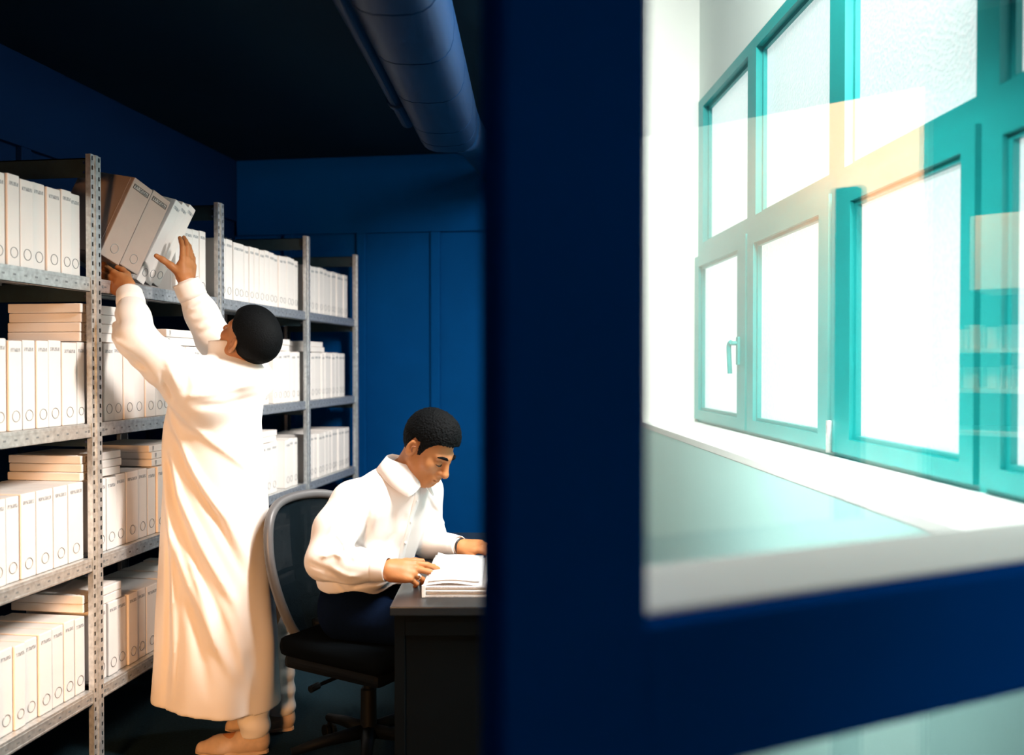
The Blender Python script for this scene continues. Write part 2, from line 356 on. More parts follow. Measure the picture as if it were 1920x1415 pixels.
for i in range(len(segs)-1):
    b0, b1 = segs[i]+0.004, segs[i+1]-0.004
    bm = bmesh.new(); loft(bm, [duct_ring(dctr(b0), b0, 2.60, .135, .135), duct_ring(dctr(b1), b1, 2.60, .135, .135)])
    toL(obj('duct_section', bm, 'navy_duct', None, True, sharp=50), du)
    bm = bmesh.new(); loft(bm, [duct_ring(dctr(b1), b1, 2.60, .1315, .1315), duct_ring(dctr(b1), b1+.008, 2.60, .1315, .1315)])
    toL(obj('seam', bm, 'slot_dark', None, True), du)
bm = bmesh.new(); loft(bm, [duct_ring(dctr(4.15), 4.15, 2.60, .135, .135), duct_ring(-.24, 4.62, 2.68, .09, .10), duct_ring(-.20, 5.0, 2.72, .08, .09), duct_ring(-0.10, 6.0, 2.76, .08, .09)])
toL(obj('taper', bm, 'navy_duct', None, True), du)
pi_ = empty('ceiling_pipe', W(-0.50, 3.0, 2.62)); tag(pi_, 'thin dark blue pipe with a collar running beside the air duct', 'pipe')
bm = bmesh.new(); add_tube(bm, [W(dctr(0.9)-.178, 0.9, 2.60), W(dctr(4.1)-.178, 4.1, 2.60)], 0.034, 16); toL(obj('pipe_run', bm, 'navy_duct', None, True), pi_)
for b in (1.3, 2.45, 3.75):
    bm = bmesh.new(); add_tube(bm, [W(dctr(b)-.178, b, 2.60), W(dctr(b)-.178, b+.05, 2.60)], 0.041, 16); toL(obj('collar', bm, 'navy_duct', None, True), pi_)

# ================================================================== SHELVING
SX = -1.957                                        # front lip plane
LV = [1.81, 1.29, 0.81, 0.335]
LN = ['top shelf', 'second shelf', 'third shelf', 'bottom shelf']
PY = [2.01, 3.007, 3.976, 5.076, 5.98]
rack = empty('shelving_rack', (SX, 4.0, 0)); tag(rack, 'long galvanised slotted steel shelving rack along the left wall', 'shelving')
RL = Vector(rack.location)
def R_(o): return toL(o, rack)
def post_mesh(h):
    bm = bmesh.new()
    for y0, y1 in ((-.030, -.0245), (-.0155, -.006), (.006, .0155), (.0245, .030)): add_box(bm, (-.003, y0, 0), (0, y1, h))
    add_box(bm, (-.003, -.006, 0), (.004, .006, h))
    pitch = 0.034; n = int(h/pitch)
    for k in range(n+1):
        z = k*pitch
        for y0, y1 in ((-.0245, -.0155), (.0155, .0245)): add_box(bm, (-.003, y0, z), (0, y1, min(z+.019, h)))
    for y in (-.030, .0275): add_box(bm, (-.020, y, 0), (-.003, y+.0025, h))
    return bm
bm = post_mesh(2.25); pm0 = bpy.data.meshes.new('post'); bmesh.ops.recalc_face_normals(bm, faces=bm.faces[:]); bm.to_mesh(pm0); bm.free(); pm0.materials.append(MATS['galvanised'])
bm = bmesh.new(); add_box(bm, (-.0195, -.0275, 0.01), (-.017, .0275, 2.24)); lin = bpy.data.meshes.new('post_core'); bm.to_mesh(lin); bm.free(); lin.materials.append(MATS['slot_dark'])  # dark strip added behind the slots, standing in for shade inside the post
for y in PY:
    for x, flip in ((-1.95, 0), (-2.46, 1)):
        o = bpy.data.objects.new('post', pm0); COL.objects.link(o); o.parent = rack
        o.location = (x - RL.x, y - RL.y, 0); o.rotation_euler = (0, 0, math.pi if flip else 0)
        c = bpy.data.objects.new('post_core', lin); COL.objects.link(c); c.parent = o
    for z0 in (2.17, 1.727, 1.207, 0.727, 0.252):
        bm = bmesh.new(); add_box(bm, (-2.44, y-.012, z0), (-1.972, y-.009, z0+.07)); add_box(bm, (-2.44, y-.012, z0+.066), (-1.972, y+.006, z0+.07))
        R_(obj('side_brace', bm, 'brace_dark'))
        for zz in (z0+.018, z0+.052):
            bm = bmesh.new(); add_lathe(bm, [(.005, 0), (.005, .004)], Matrix.Translation((-1.985, y-.012, zz)) @ Matrix.Rotation(math.pi/2, 4, 'X'), 8)
            R_(obj('bolt', bm, 'chrome'))
for j in range(4):
    y0, y1 = PY[j]+.031, PY[j+1]-.031
    for li, z in enumerate(LV):
        bm = bmesh.new(); add_box(bm, (-2.44, y0, z-.006), (SX, y1, z), 0.0)
        sh = R_(obj('shelf', bm, 'galvanised'))
        bm = bmesh.new(); add_box(bm, (SX-.002, y0, z-.05), (SX+.003, y1, z+.001)); add_box(bm, (SX-.016, y0, z-.05), (SX+.003, y1, z-.0475))
        add_box(bm, (SX+.003, y0, z-.012), (SX+.0045, y1, z-.008)); add_box(bm, (SX+.003, y0, z-.044), (SX+.0045, y1, z-.040))
        lip = obj('front_lip', bm, 'galvanised'); lip.data.transform(Matrix.Translation(-RL)); lip.parent = sh
        bm = bmesh.new()
        n = int((y1-y0)/0.05)
        for k in range(n):
            yy = y0 + .03 + k*(y1-y0-.06)/max(1, n-1)
            add_box(bm, (SX+.0028, yy-.006, z-.029), (SX+.0036, yy+.006, z-.023))
        add_box(bm, (SX+.003, y0+.008, z-.031), (SX+.004, y0+.018, z-.021)); add_box(bm, (SX+.003, y1-.018, z-.031), (SX+.004, y1-.008, z-.021))
        s_ = obj('perforation', bm, 'galvanised_inner'); s_['kind'] = 'stuff'; s_.data.transform(Matrix.Translation(-RL)); s_.parent = sh
        bm = bmesh.new()
        for xx in (-2.08, -2.2, -2.32): add_box(bm, (xx-.02, y0, z-.024), (xx+.02, y1, z-.006))
        s_ = obj('stiffener', bm, 'galvanised_inner'); s_.data.transform(Matrix.Translation(-RL)); s_.parent = sh

# ================================================================== BINDERS
bcache = {}
def binder_meshes(w, h, dark=False, d=0.285):
    key = (round(w, 3), round(h, 3), dark)
    if key in bcache: return bcache[key]
    bm = bmesh.new(); add_box(bm, (-d, -w/2, 0), (0, w/2, h), 0.004)
    for s in (-1, 1):                              # shallow hinge crease strips on both covers
        add_box(bm, (-.024, s*w/2 - .0006, .004), (-.021, s*w/2 + .0006, h-.004))
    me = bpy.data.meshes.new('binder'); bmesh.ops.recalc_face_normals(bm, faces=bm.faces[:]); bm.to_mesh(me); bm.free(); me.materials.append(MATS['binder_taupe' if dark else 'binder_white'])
    bm = bmesh.new(); r = min(.0175, w*.30)
    add_tube(bm, [(0.0006, r*math.cos(2*math.pi*k/24), .046 + r*math.sin(2*math.pi*k/24)) for k in range(24)], 0.0013, 6, closed=True)
    mr = bpy.data.meshes.new('finger_ring'); bm.to_mesh(mr); bm.free(); mr.materials.append(MATS['ring_grey']); mr.shade_smooth()
    bm = bmesh.new(); add_box(bm, (0, -w*.37, h-.036), (.0008, w*.37, h-.024))
    ml = bpy.data.meshes.new('label_strip'); bm.to_mesh(ml); bm.free(); ml.materials.append(MATS['label_print_dark' if dark else 'label_print'])
    bm = bmesh.new()
    for lo, hi in (((0, -w*.40, h-.039), (.001, w*.40, h-.0375)), ((0, -w*.40, h-.0225), (.001, w*.40, h-.021)), ((0, -w*.40, h-.039), (.001, -w*.385, h-.021)), ((0, w*.385, h-.039), (.001, w*.40, h-.021))):
        add_box(bm, lo, hi)
    mf = bpy.data.meshes.new('label_holder'); bm.to_mesh(mf); bm.free(); mf.materials.append(MATS['slot_dark' if dark else 'label_frame'])
    bcache[key] = (me, mr, ml, mf); return bcache[key]
def binder(w, h, M, label, group, dark=False, ring=True, name='binder'):
    me, mr, ml, mf = binder_meshes(w, h, dark)
    o = bpy.data.objects.new(name, me); COL.objects.link(o); o.matrix_world = M; tag(o, label, 'binder', group)
    for n, m_ in (('finger_ring', mr), ('label_strip', ml), ('label_holder', mf)):
        if n == 'finger_ring' and not ring: continue
        if n == 'label_holder' and not dark: continue
        c = bpy.data.objects.new(n, m_); COL.objects.link(c); c.parent = o
    return o
ORD = ['first', 'second', 'third', 'fourth', 'fifth', 'sixth', 'seventh', 'eighth', 'ninth', 'tenth', 'eleventh', 'twelfth', 'thirteenth', 'fourteenth', 'fifteenth', 'sixteenth', 'seventeenth', 'eighteenth', 'nineteenth', 'twentieth']
BAY = ['left-edge bay', 'bay behind standing man', 'bay beyond standing man', 'farthest bay']
rng = random.Random(11)
def row(li, bay, edges, h, setback=None):
    n = len(edges)-1
    for k in range(n):
        y0, y1 = edges[k], edges[k+1]
        if y1 - y0 < 0.02: continue
        w = round((y1-y0-.004)*200)/200
        x = -1.979 - rng.choice((0, .002, .004, .008)) - ((setback or {}).get(k, 0))
        lb = 'upright white binder, %s from left, %s, %s' % (ORD[k], LN[li], BAY[bay])
        binder(min(w, y1-y0-.003), h + rng.choice((-.003, 0, 0, .003)), Matrix.Translation((x, (y0+y1)/2, LV[li]+.0005)), lb, 'white binders on the ' + LN[li])
def fill(y0, y1, seed, lo=.052, hi=.074):
    r = random.Random(seed); e = [y0]
    while e[-1] < y1 - lo: e.append(min(e[-1] + r.uniform(lo, hi), y1))
    return e
row(0, 0, [2.476, 2.53, 2.59, 2.649, 2.716, 2.78, 2.854, 2.912, 2.970], .29)
row(0, 1, [3.615, 3.69, 3.764, 3.827, 3.886, 3.935], .29, {4: .07})
row(0, 2, [4.03, 4.09, 4.164, 4.235, 4.301, 4.355, 4.408] + fill(4.408, 5.04, 3)[1:], .29)
row(0, 3, fill(5.13, 5.90, 5), .285)
row(1, 0, [2.476, 2.53, 2.59, 2.656, 2.721, 2.783, 2.851, 2.936, 2.985], .29)
row(1, 1, [3.06, 3.095, 3.16, 3.224, 3.301, 3.378, 3.458, 3.521] + fill(3.521, 3.94, 8)[1:], .29, {4: .006})
row(1, 2, fill(4.03, 5.02, 9), .285, {9: .05})
row(1, 3, fill(5.13, 5.93, 12), .285, {11: .03})
row(2, 0, [2.43, 2.498, 2.573, 2.639, 2.713, 2.80, 2.88, 2.967, 3.01], .272, {7: .035})
row(2, 1, [3.045, 3.106, 3.171, 3.238, 3.328, 3.398, 3.462] + fill(3.462, 3.94, 14)[1:], .272)
row(2, 2, fill(4.03, 5.03, 15), .272, {10: .06, 11: .05})
row(2, 3, fill(5.13, 5.93, 16), .272)
row(3, 0, [2.41, 2.476, 2.544, 2.607, 2.661, 2.726, 2.794, 2.856, 2.915, 2.975], .272)
row(3, 1, [3.05, 3.116, 3.181, 3.246, 3.313, 3.378, 3.467] + fill(3.467, 3.94, 18)[1:], .272)
row(3, 2, fill(4.03, 5.02, 19), .272)
row(3, 3, fill(5.13, 5.93, 20), .272)
# binders lying flat on the upright ones
RX = Matrix.Rotation(math.pi/2, 4, 'X')
def flats(li, z, y0, n, th, where, ln=.285, xs=None, jit=.012):
    r = random.Random(int(y0*1000)+li)
    for k in range(n):
        x = -1.985 + (r.uniform(-jit, 0)) - ((xs or [0]*n)[k])
        dy = r.uniform(-jit, jit)
        pos = 'lowest' if k == 0 else ('topmost' if k == n-1 else ORD[k] + ' from the bottom')
        if n == 1: pos = 'single'
        # local z (height) -> -y ... rotate about X so that the binder lies with its spine to the aisle
        M = Matrix.Translation((x, y0 + ln + dy, z + th/2 + k*(th+.001))) @ RX
        binder(th, ln, M, 'flat white binder, %s in pile %s' % (pos, where), 'binders lying flat on the ' + LN[li], name='flat_binder', ring=False)
flats(1, LV[1]+.2945, 2.975, 4, .033, 'on second shelf behind nearest post', ln=.24)
flats(2, LV[2]+.2765, 2.97, 3, .029, 'on third shelf behind nearest post', ln=.25)
flats(3, LV[3]+.2765, 2.97, 2, .031, 'on bottom shelf behind nearest post', ln=.24)
flats(2, LV[2]+.2765, 3.44, 3, .028, 'on third shelf against standing man')
flats(1, LV[1]+.2945, 3.56, 2, .033, 'on second shelf under the raised arms')
flats(1, LV[1]+.2895, 4.60, 2, .031, 'on second shelf right of the dark head', ln=.30)
flats(1, LV[1]+.2895, 5.16, 2, .031, 'on second shelf of farthest bay', ln=.30, xs=[0, .01])
flats(2, LV[2]+.2765, 4.42, 2, .030, 'on third shelf right of the robe', ln=.28)
flats(3, LV[3]+.2765, 4.55, 2, .030, 'on bottom shelf behind mesh chair')
# tipped group being pulled out of the top shelf
def tipped(w, h, x, y, z, al, be, label, dark, ya=0):
    M = Matrix.Translation((x, y, z)) @ Matrix.Rotation(math.radians(ya), 4, 'Z') @ Matrix.Rotation(math.radians(be), 4, 'X') @ Matrix.Rotation(math.radians(al), 4, 'Y')
    binder(w, h, M, label, 'binders tipped out of the top shelf', dark)
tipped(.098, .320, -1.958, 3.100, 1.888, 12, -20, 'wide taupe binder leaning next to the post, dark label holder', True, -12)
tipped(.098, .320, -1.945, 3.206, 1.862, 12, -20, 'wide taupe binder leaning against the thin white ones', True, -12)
tipped(.052, .370, -1.978, 3.340, 1.826, 16, -20, 'thin white binder leaning, touching the wide taupe one', False)
tipped(.052, .370, -1.978, 3.396, 1.826, 16, -20, 'thin white binder leaning, middle of three under the thumb', False)
tipped(.052, .370, -1.978, 3.452, 1.826, 16, -20, 'thin white binder leaning, gripped by the right hand', False)

# ================================================================== DESK
DK = W(-0.379, 2.80, 0)
desk = empty('desk', DK, PSI); tag(desk, 'black desk with panelled end in front of the seated man', 'desk')
B((0, 0, .722), (.78, 1.25, .75), 'desk_top', 'desk_black', desk, 0.003)
B((.012, .016, .0), (.045, .05, .722), 'leg_stile', 'desk_panel', desk, 0.002)
B((.72, .016, .0), (.765, .05, .722), 'leg_stile', 'desk_panel', desk, 0.002)
B((.045, .016, .655), (.72, .05, .722), 'end_rail', 'desk_panel', desk, 0.002)
B((.045, .016, .0), (.72, .05, .05), 'end_rail', 'desk_panel', desk, 0.002)
B((.045, .030, .05), (.72, .045, .655), 'end_panel', 'desk_panel', desk)
B((.02, .05, .05), (.765, .22, .70), 'pedestal', 'desk_panel', desk, 0.002)
for y in (1.2,):
    for x in (.03, .72): B((x, y, 0), (x+.04, y+.04, .722), 'leg', 'desk_panel', desk, 0.002)
B((.70, .22, .35), (.72, 1.2, .70), 'modesty_panel', 'desk_panel', desk)
# documents
def text_mat():
    m = bpy.data.materials.new('printed_page'); m.use_nodes = True; nt = m.node_tree; b = nt.nodes['Principled BSDF']; b.inputs['Roughness'].default_value = .75
    tc = nt.nodes.new('ShaderNodeTexCoord'); mp = nt.nodes.new('ShaderNodeMapping'); mp.inputs['Scale'].default_value = (22, 55, 1)
    nt.links.new(tc.outputs['Object'], mp.inputs['Vector'])
    n = nt.nodes.new('ShaderNodeTexNoise'); n.inputs['Scale'].default_value = 1; n.inputs['Detail'].default_value = 1; nt.links.new(mp.outputs['Vector'], n.inputs['Vector'])
    w = nt.nodes.new('ShaderNodeTexWave'); w.bands_direction = 'Y'; w.inputs['Scale'].default_value = 26; nt.links.new(tc.outputs['Object'], w.inputs['Vector'])
    mu = nt.nodes.new('ShaderNodeMath'); mu.operation = 'MULTIPLY'; nt.links.new(n.outputs['Fac'], mu.inputs[0]); nt.links.new(w.outputs['Fac'], mu.inputs[1])
    r = nt.nodes.new('ShaderNodeValToRGB'); r.color_ramp.elements[0].position = .30; r.color_ramp.elements[1].position = .42
    r.color_ramp.elements[0].color = (.86, .86, .87, 1); r.color_ramp.elements[1].color = (.50, .52, .55, 1)
    nt.links.new(mu.outputs[0], r.inputs['Fac']); nt.links.new(r.outputs['Color'], b.inputs['Base Color']); MATS['printed_page'] = m
text_mat()
dc = empty('document_stack', W(-0.285, 2.915, 0.75), PSI); tag(dc, 'thick pile of printed pages lying open on the black desk', 'documents')
rd = random.Random(4)
zz = 0.0005
for k in range(7):
    t = rd.uniform(.003, .006); dx = rd.uniform(-.008, .012); dy = rd.uniform(-.006, .012)
    B((dx, dy, zz), (.36+dx, .44+dy, zz+t), 'page_bundle', 'paper' if k % 3 else 'paper_edge', dc, 0.0008); zz += t + .0006
def page(name, x0, x1, y0, y1, z, lift, m):
    bm = bmesh.new(); nx, ny = 14, 4; V = []
    for layer in (0, 1):
        for i in range(nx+1):
            for j in range(ny+1):
                u = i/nx; zc = z + lift*math.sin(math.pi*min(1, u*1.15))*(1-.25*j/ny) + .012*max(0, .18-u)/.18*(j/ny)
                V.append(bm.verts.new((x0+(x1-x0)*u, y0+(y1-y0)*j/ny, zc - layer*.0012)))
    n = (nx+1)*(ny+1)
    for i in range(nx):
        for j in range(ny):
            a = i*(ny+1)+j
            bm.faces.new((V[a], V[a+ny+1], V[a+ny+2], V[a+1])); bm.faces.new((V[n+a], V[n+a+1], V[n+a+ny+2], V[n+a+ny+1]))
    rim = [i*(ny+1) for i in range(nx+1)] + [nx*(ny+1)+j for j in range(1, ny+1)] + [i*(ny+1)+ny for i in range(nx-1, -1, -1)] + [j for j in range(ny-1, 0, -1)]
    for k in range(len(rim)):
        a, b_ = rim[k], rim[(k+1) % len(rim)]; bm.faces.new((V[a], V[n+a], V[n+b_], V[b_]))
    return obj(name, bm, m, dc, True)
page('page', .004, .185, .008, .42, zz+.002, .008, 'printed_page'); page('page', .190, .372, .008, .43, zz+.002, .010, 'printed_page')
page('turned_page', .012, .18, .03, .43, zz+.010, .006, 'printed_page')
B((-.006, -.004, 0.001), (.006, .006, .040), 'page_divider', 'paper', dc, .001)

# ================================================================== OFFICE CHAIR  (local: +x forward, +y to the sitter's left, z up)
CF = math.atan2(-0.52, 0.85)                       # forward direction in survey axes (a, b)
cp_ = W(-0.545, 3.43, 0)
chair = empty('office_chair', cp_, CF + PSI); tag(chair, 'black mesh-backed office swivel chair under the seated man', 'chair')
def bk(u, z):                                      # back surface: u across, z up -> local point
    q = (z-.42)/.55
    return Vector((-.235 - .11*q + .10*(u/.25)**2*(1-.4*q) - .04*math.sin(math.pi*q), u, z))
out = []
prof = [(.0, .43), (.10, .435), (.165, .50), (.205, .60), (.232, .72), (.236, .82), (.215, .91), (.16, .96), (.08, .978), (0, .982)]
right = spline([(u, z, 0) for u, z in prof], 5)
loop = [bk(p.x, p.y) for p in right] + [bk(-p.x, p.y) for p in right[-2:0:-1]]
bm = bmesh.new(); add_tube(bm, loop, .0185, 10, closed=True); obj('back_frame', bm, 'chair_rim', chair, True)
bm = bmesh.new(); grid = []
hw = [(p.y, p.x) for p in right]
zs = np.linspace(.436, .978, 26); zz_ = [p[0] for p in hw]; uu_ = [p[1] for p in hw]
for z in zs:
    w_ = float(np.interp(z, zz_, uu_))
    grid.append([bm.verts.new(bk(w_*(2*k/14-1), z) + Vector((.004, 0, 0))) for k in range(15)])
for i in range(25):
    for k in range(14): bm.faces.new((grid[i][k], grid[i][k+1], grid[i+1][k+1], grid[i+1][k]))
o = obj('back_mesh', bm, 'chair_mesh', chair, True); sm = o.modifiers.new('thick', 'SOLIDIFY'); sm.thickness = .004
bm = bmesh.new(); add_tube(bm, [bk(0, z) + Vector((-.035, 0, 0)) for z in np.linspace(.46, .93, 12)], [.020]*12, 8); obj('back_spine', bm, 'chair_black', chair, True)
bm = bmesh.new()
for z in (.58, .64, .70): add_tube(bm, [bk(u, z) + Vector((-.018, 0, 0)) for u in np.linspace(-.19, .19, 11)], .009, 8)
obj('lumbar_bar', bm, 'chair_black', chair, True)
bm = bmesh.new(); add_tube(bm, spline([(-.255, 0, .50), (-.26, 0, .42), (-.18, 0, .375), (-.05, 0, .37), (0, 0, .375)], 5), .03, 10); obj('back_arm', bm, 'chair_black', chair, True)
bm = bmesh.new(); add_box(bm, (-.235, -.24, .42), (.25, .24, .495), .03); obj('seat', bm, 'chair_fabric', chair, True)
bm = bmesh.new(); add_box(bm, (-.22, -.225, .375), (.235, .225, .425), .02); obj('seat_pan', bm, 'chair_black', chair)
bm = bmesh.new(); add_box(bm, (-.11, -.085, .335), (.10, .085, .38), .012); add_tube(bm, [(-.02, -.08, .355), (-.02, -.25, .355)], .007, 8); add_tube(bm, [(-.02, -.25, .355), (-.02, -.29, .352)], .013, 8); obj('tilt_mechanism', bm, 'chair_black', chair)
bm = bmesh.new(); add_lathe(bm, [(.019, .20), (.019, .34)]); obj('gas_lift', bm, 'chair_black', chair, True)
bm = bmesh.new(); add_lathe(bm, [(.034, .085), (.034, .12), (.031, .125), (.030, .27), (.026, .275)]); obj('column', bm, 'chair_black', chair, True)
for k in range(5):
    t = math.radians(20 + 72*k); c, s = math.cos(t), math.sin(t)
    bm = bmesh.new(); add_tube(bm, [(.02*c, .02*s, .11), (.16*c, .16*s, .10), (.29*c, .29*s, .078)], [.028, .022, .016], 8); leg = obj('base_arm', bm, 'chair_black', chair, True)
    bm = bmesh.new()
    for sgn in (-1, 1):
        Mx = Matrix.Translation((.285*c - sgn*.014*s, .285*s + sgn*.014*c, .027)) @ Matrix.Rotation(t, 4, 'Z') @ Matrix.Rotation(math.pi/2, 4, 'X')
        add_lathe(bm, [(.022, -.009), (.027, -.006), (.027, .006), (.022, .009)], Mx, 16)
    add_tube(bm, [(.285*c, .285*s, .03), (.285*c, .285*s, .075)], .007, 8)
    obj('caster', bm, 'chair_black', leg)

# ================================================================== PEOPLE: smooth implicit bodies turned into meshes
def V3(*p): return np.array(p, float)
def Q(x, y, b): return V3((x-960)/1700*b, b, EYE + (684-y)/1700*b)      # a sighting at distance b, in survey axes
def nrm_(v): v = np.asarray(v, float); return v/np.linalg.norm(v)
class Body:
    def __init__(s): s.p = []; s.disp = []
    def add(s, fn, lo, hi, k=.02, op='u'): s.p.append((fn, np.array(lo, float), np.array(hi, float), k, op)); return s
    def rc(s, a, b, ra, rb, k=.02, op='u'):
        a = np.array(a, float); b = np.array(b, float); ab = b-a; L = max(ab@ab, 1e-9); r = max(ra, rb)
        def fn(x, y, z):
            t = np.clip(((x-a[0])*ab[0]+(y-a[1])*ab[1]+(z-a[2])*ab[2])/L, 0, 1)
            return np.sqrt((x-a[0]-t*ab[0])**2+(y-a[1]-t*ab[1])**2+(z-a[2]-t*ab[2])**2)-(ra+(rb-ra)*t)
        return s.add(fn, np.minimum(a, b)-r, np.maximum(a, b)+r, k, op)
    def chain(s, pts, rs, k=.02):
        for i in range(len(pts)-1): s.rc(pts[i], pts[i+1], rs[i], rs[i+1], k)
        return s
    def el(s, c, r, R=None, k=.02, op='u'):
        c = np.array(c, float); r = np.array(r, float); R = np.eye(3) if R is None else R
        ext = np.sqrt(((R*r[None, :])**2).sum(1))
        def fn(x, y, z):
            dx, dy, dz = x-c[0], y-c[1], z-c[2]
            l = [(dx*R[0, i]+dy*R[1, i]+dz*R[2, i]) for i in range(3)]
            k0 = np.sqrt((l[0]/r[0])**2+(l[1]/r[1])**2+(l[2]/r[2])**2)
            k1 = np.sqrt((l[0]/r[0]**2)**2+(l[1]/r[1]**2)**2+(l[2]/r[2]**2)**2)+1e-9
            return k0*(k0-1)/k1
        return s.add(fn, c-ext, c+ext, k, op)
    def mesh(s, h):
        us = [q for q in s.p if q[4] == 'u']
        lo = np.min([q[1]-q[3]*.3 for q in us], 0)-3*h; hi = np.max([q[2]+q[3]*.3 for q in us], 0)+3*h
        n = np.ceil((hi-lo)/h).astype(int)+1
        D = np.full(n, .2, np.float32); ax = [lo[i]+h*np.arange(n[i]) for i in range(3)]
        for fn, l, u, k, op in s.p:
            m = k+4*h
            i0 = np.clip(np.floor((l-m-lo)/h).astype(int), 0, n-1); i1 = np.clip(np.ceil((u+m-lo)/h).astype(int)+1, 1, n)
            if np.any(i1 <= i0): continue
            sl = tuple(slice(i0[i], i1[i]) for i in range(3))
            x = ax[0][sl[0]][:, None, None]; y = ax[1][sl[1]][None, :, None]; z = ax[2][sl[2]][None, None, :]
            d = fn(x, y, z).astype(np.float32); A = D[sl]
            if op == 'u':
                t = np.clip(.5+.5*(A-d)/k, 0, 1); D[sl] = A*(1-t)+d*t-k*t*(1-t)
            elif op == 's':
                d = -d; t = np.clip(.5-.5*(A-d)/k, 0, 1); D[sl] = A*(1-t)+d*t+k*t*(1-t)
            elif op == 'i':
                D[sl] = np.maximum(A, d)
            else: D[sl] = A+d
        return nets(D, lo, h)
def nets(D, lo, h):
    S = D < 0
    c = np.zeros(tuple(np.array(D.shape)-1), np.int8); O = [(i, j, k) for i in (0, 1) for j in (0, 1) for k in (0, 1)]
    for i, j, k in O: c += S[i:D.shape[0]-1+i, j:D.shape[1]-1+j, k:D.shape[2]-1+k]
    I = np.argwhere((c > 0) & (c < 8)); N = len(I)
    vals = np.stack([D[I[:, 0]+i, I[:, 1]+j, I[:, 2]+k] for i, j, k in O], 1)
    acc = np.zeros((N, 3)); cnt = np.zeros(N)
    for p in range(8):
        for q in range(p+1, 8):
            df = np.array(O[q])-np.array(O[p])
            if abs(df).sum() != 1: continue
            va, vb = vals[:, p], vals[:, q]; m = (va < 0) != (vb < 0)
            t = np.where(m, va/np.where(m, va-vb, 1), 0)
            acc += m[:, None]*(np.array(O[p])[None]+t[:, None]*df[None]); cnt += m
    P = lo+h*(I+acc/cnt[:, None])
    idx = -np.ones(c.shape, np.int32); idx[I[:, 0], I[:, 1], I[:, 2]] = np.arange(N)
    F = []
    for axs in range(3):
        sh = [slice(None)]*3; sh2 = [slice(None)]*3; sh[axs] = slice(0, -1); sh2[axs] = slice(1, None)
        a, b = S[tuple(sh)], S[tuple(sh2)]; E = np.argwhere(a != b)
        o1, o2 = [(1, 2), (2, 0), (0, 1)][axs]
        ok = (E[:, o1] > 0) & (E[:, o2] > 0) & (E[:, o1] < D.shape[o1]-1) & (E[:, o2] < D.shape[o2]-1); E = E[ok]
        def g(d1, d2):
            X = E.copy(); X[:, o1] += d1; X[:, o2] += d2; return idx[X[:, 0], X[:, 1], X[:, 2]]
        q = np.stack([g(-1, -1), g(0, -1), g(0, 0), g(-1, 0)], 1)
        fl = ~a[E[:, 0], E[:, 1], E[:, 2]]; q[fl] = q[fl][:, ::-1]; F.append(q)
    return P, np.concatenate(F)
def to_obj(name, parts, m, root, sm=1):
    """one mesh object out of implicit pieces, placed in the room and parented to the person"""
    Vs, Fs, n = [], [], 0
    for P, F in parts:
        Vs.append(P); Fs.append(F+n); n += len(P)
    P = np.concatenate(Vs); F = np.concatenate(Fs)
    X = np.stack([CP*P[:, 0]-SP*P[:, 1]-root.location.x, SP*P[:, 0]+CP*P[:, 1]-root.location.y, P[:, 2]-root.location.z], 1)
    me = bpy.data.meshes.new(name); me.from_pydata(X.tolist(), [], F.tolist()); me.materials.append(MATS[m]); me.shade_smooth()
    o = bpy.data.objects.new(name, me); COL.objects.link(o); o.parent = root
    if sm:
        md = o.modifiers.new('relax', 'SMOOTH'); md.iterations = sm; md.factor = .5
    return o
def tube_part(name, pts, rad, m, root, seg=8, closed=False):
    bm = bmesh.new(); add_tube(bm, [W(*p)-root.location for p in pts], rad, seg, closed); return obj(name, bm, m, root, True)
def frame(f, u):
    f = nrm_(f); r = nrm_(np.cross(f, u)); u = np.cross(r, f); return np.stack([r, f, u], 1)       # columns right, forward, up
def poly_dist(x, z, pts):
    best = None
    for i in range(len(pts)-1):
        (x0, z0), (x1, z1) = pts[i], pts[i+1]; L = (x1-x0)**2+(z1-z0)**2
        t = np.clip(((x-x0)*(x1-x0)+(z-z0)*(z1-z0))/L, 0, 1); w = (i+t)/(len(pts)-1)
        d = np.sqrt((x-x0-t*(x1-x0))**2+(z-z0-t*(z1-z0))**2)
        if best is None: best, par = d, w
        else: m = d < best; par = np.where(m, w, par); best = np.minimum(best, d)
    return best, par
def crease(body, pts, b, wid, amp, side=None, k=None):
    """a cloth fold along sighted points; amp>0 ridge, <0 valley; fades at both ends"""
    pz = [(Q(x, y, b)[0], Q(x, y, b)[2]) for x, y in pts]
    xs = [p[0] for p in pz]; zs = [p[1] for p in pz]; g = 3*wid
    def fn(x, y, z):
        d, t = poly_dist(x+0*z, z+0*x, pz)
        return -amp*np.exp(-(d/wid)**2)*np.clip(np.minimum(t*5, (1-t)*3), 0, 1)*(y < (side or 1e9)) + 0*y
    body.add(fn, (min(xs)-g, b-.5, min(zs)-g), (max(xs)+g, b+.5, max(zs)+g), .001, 'd')
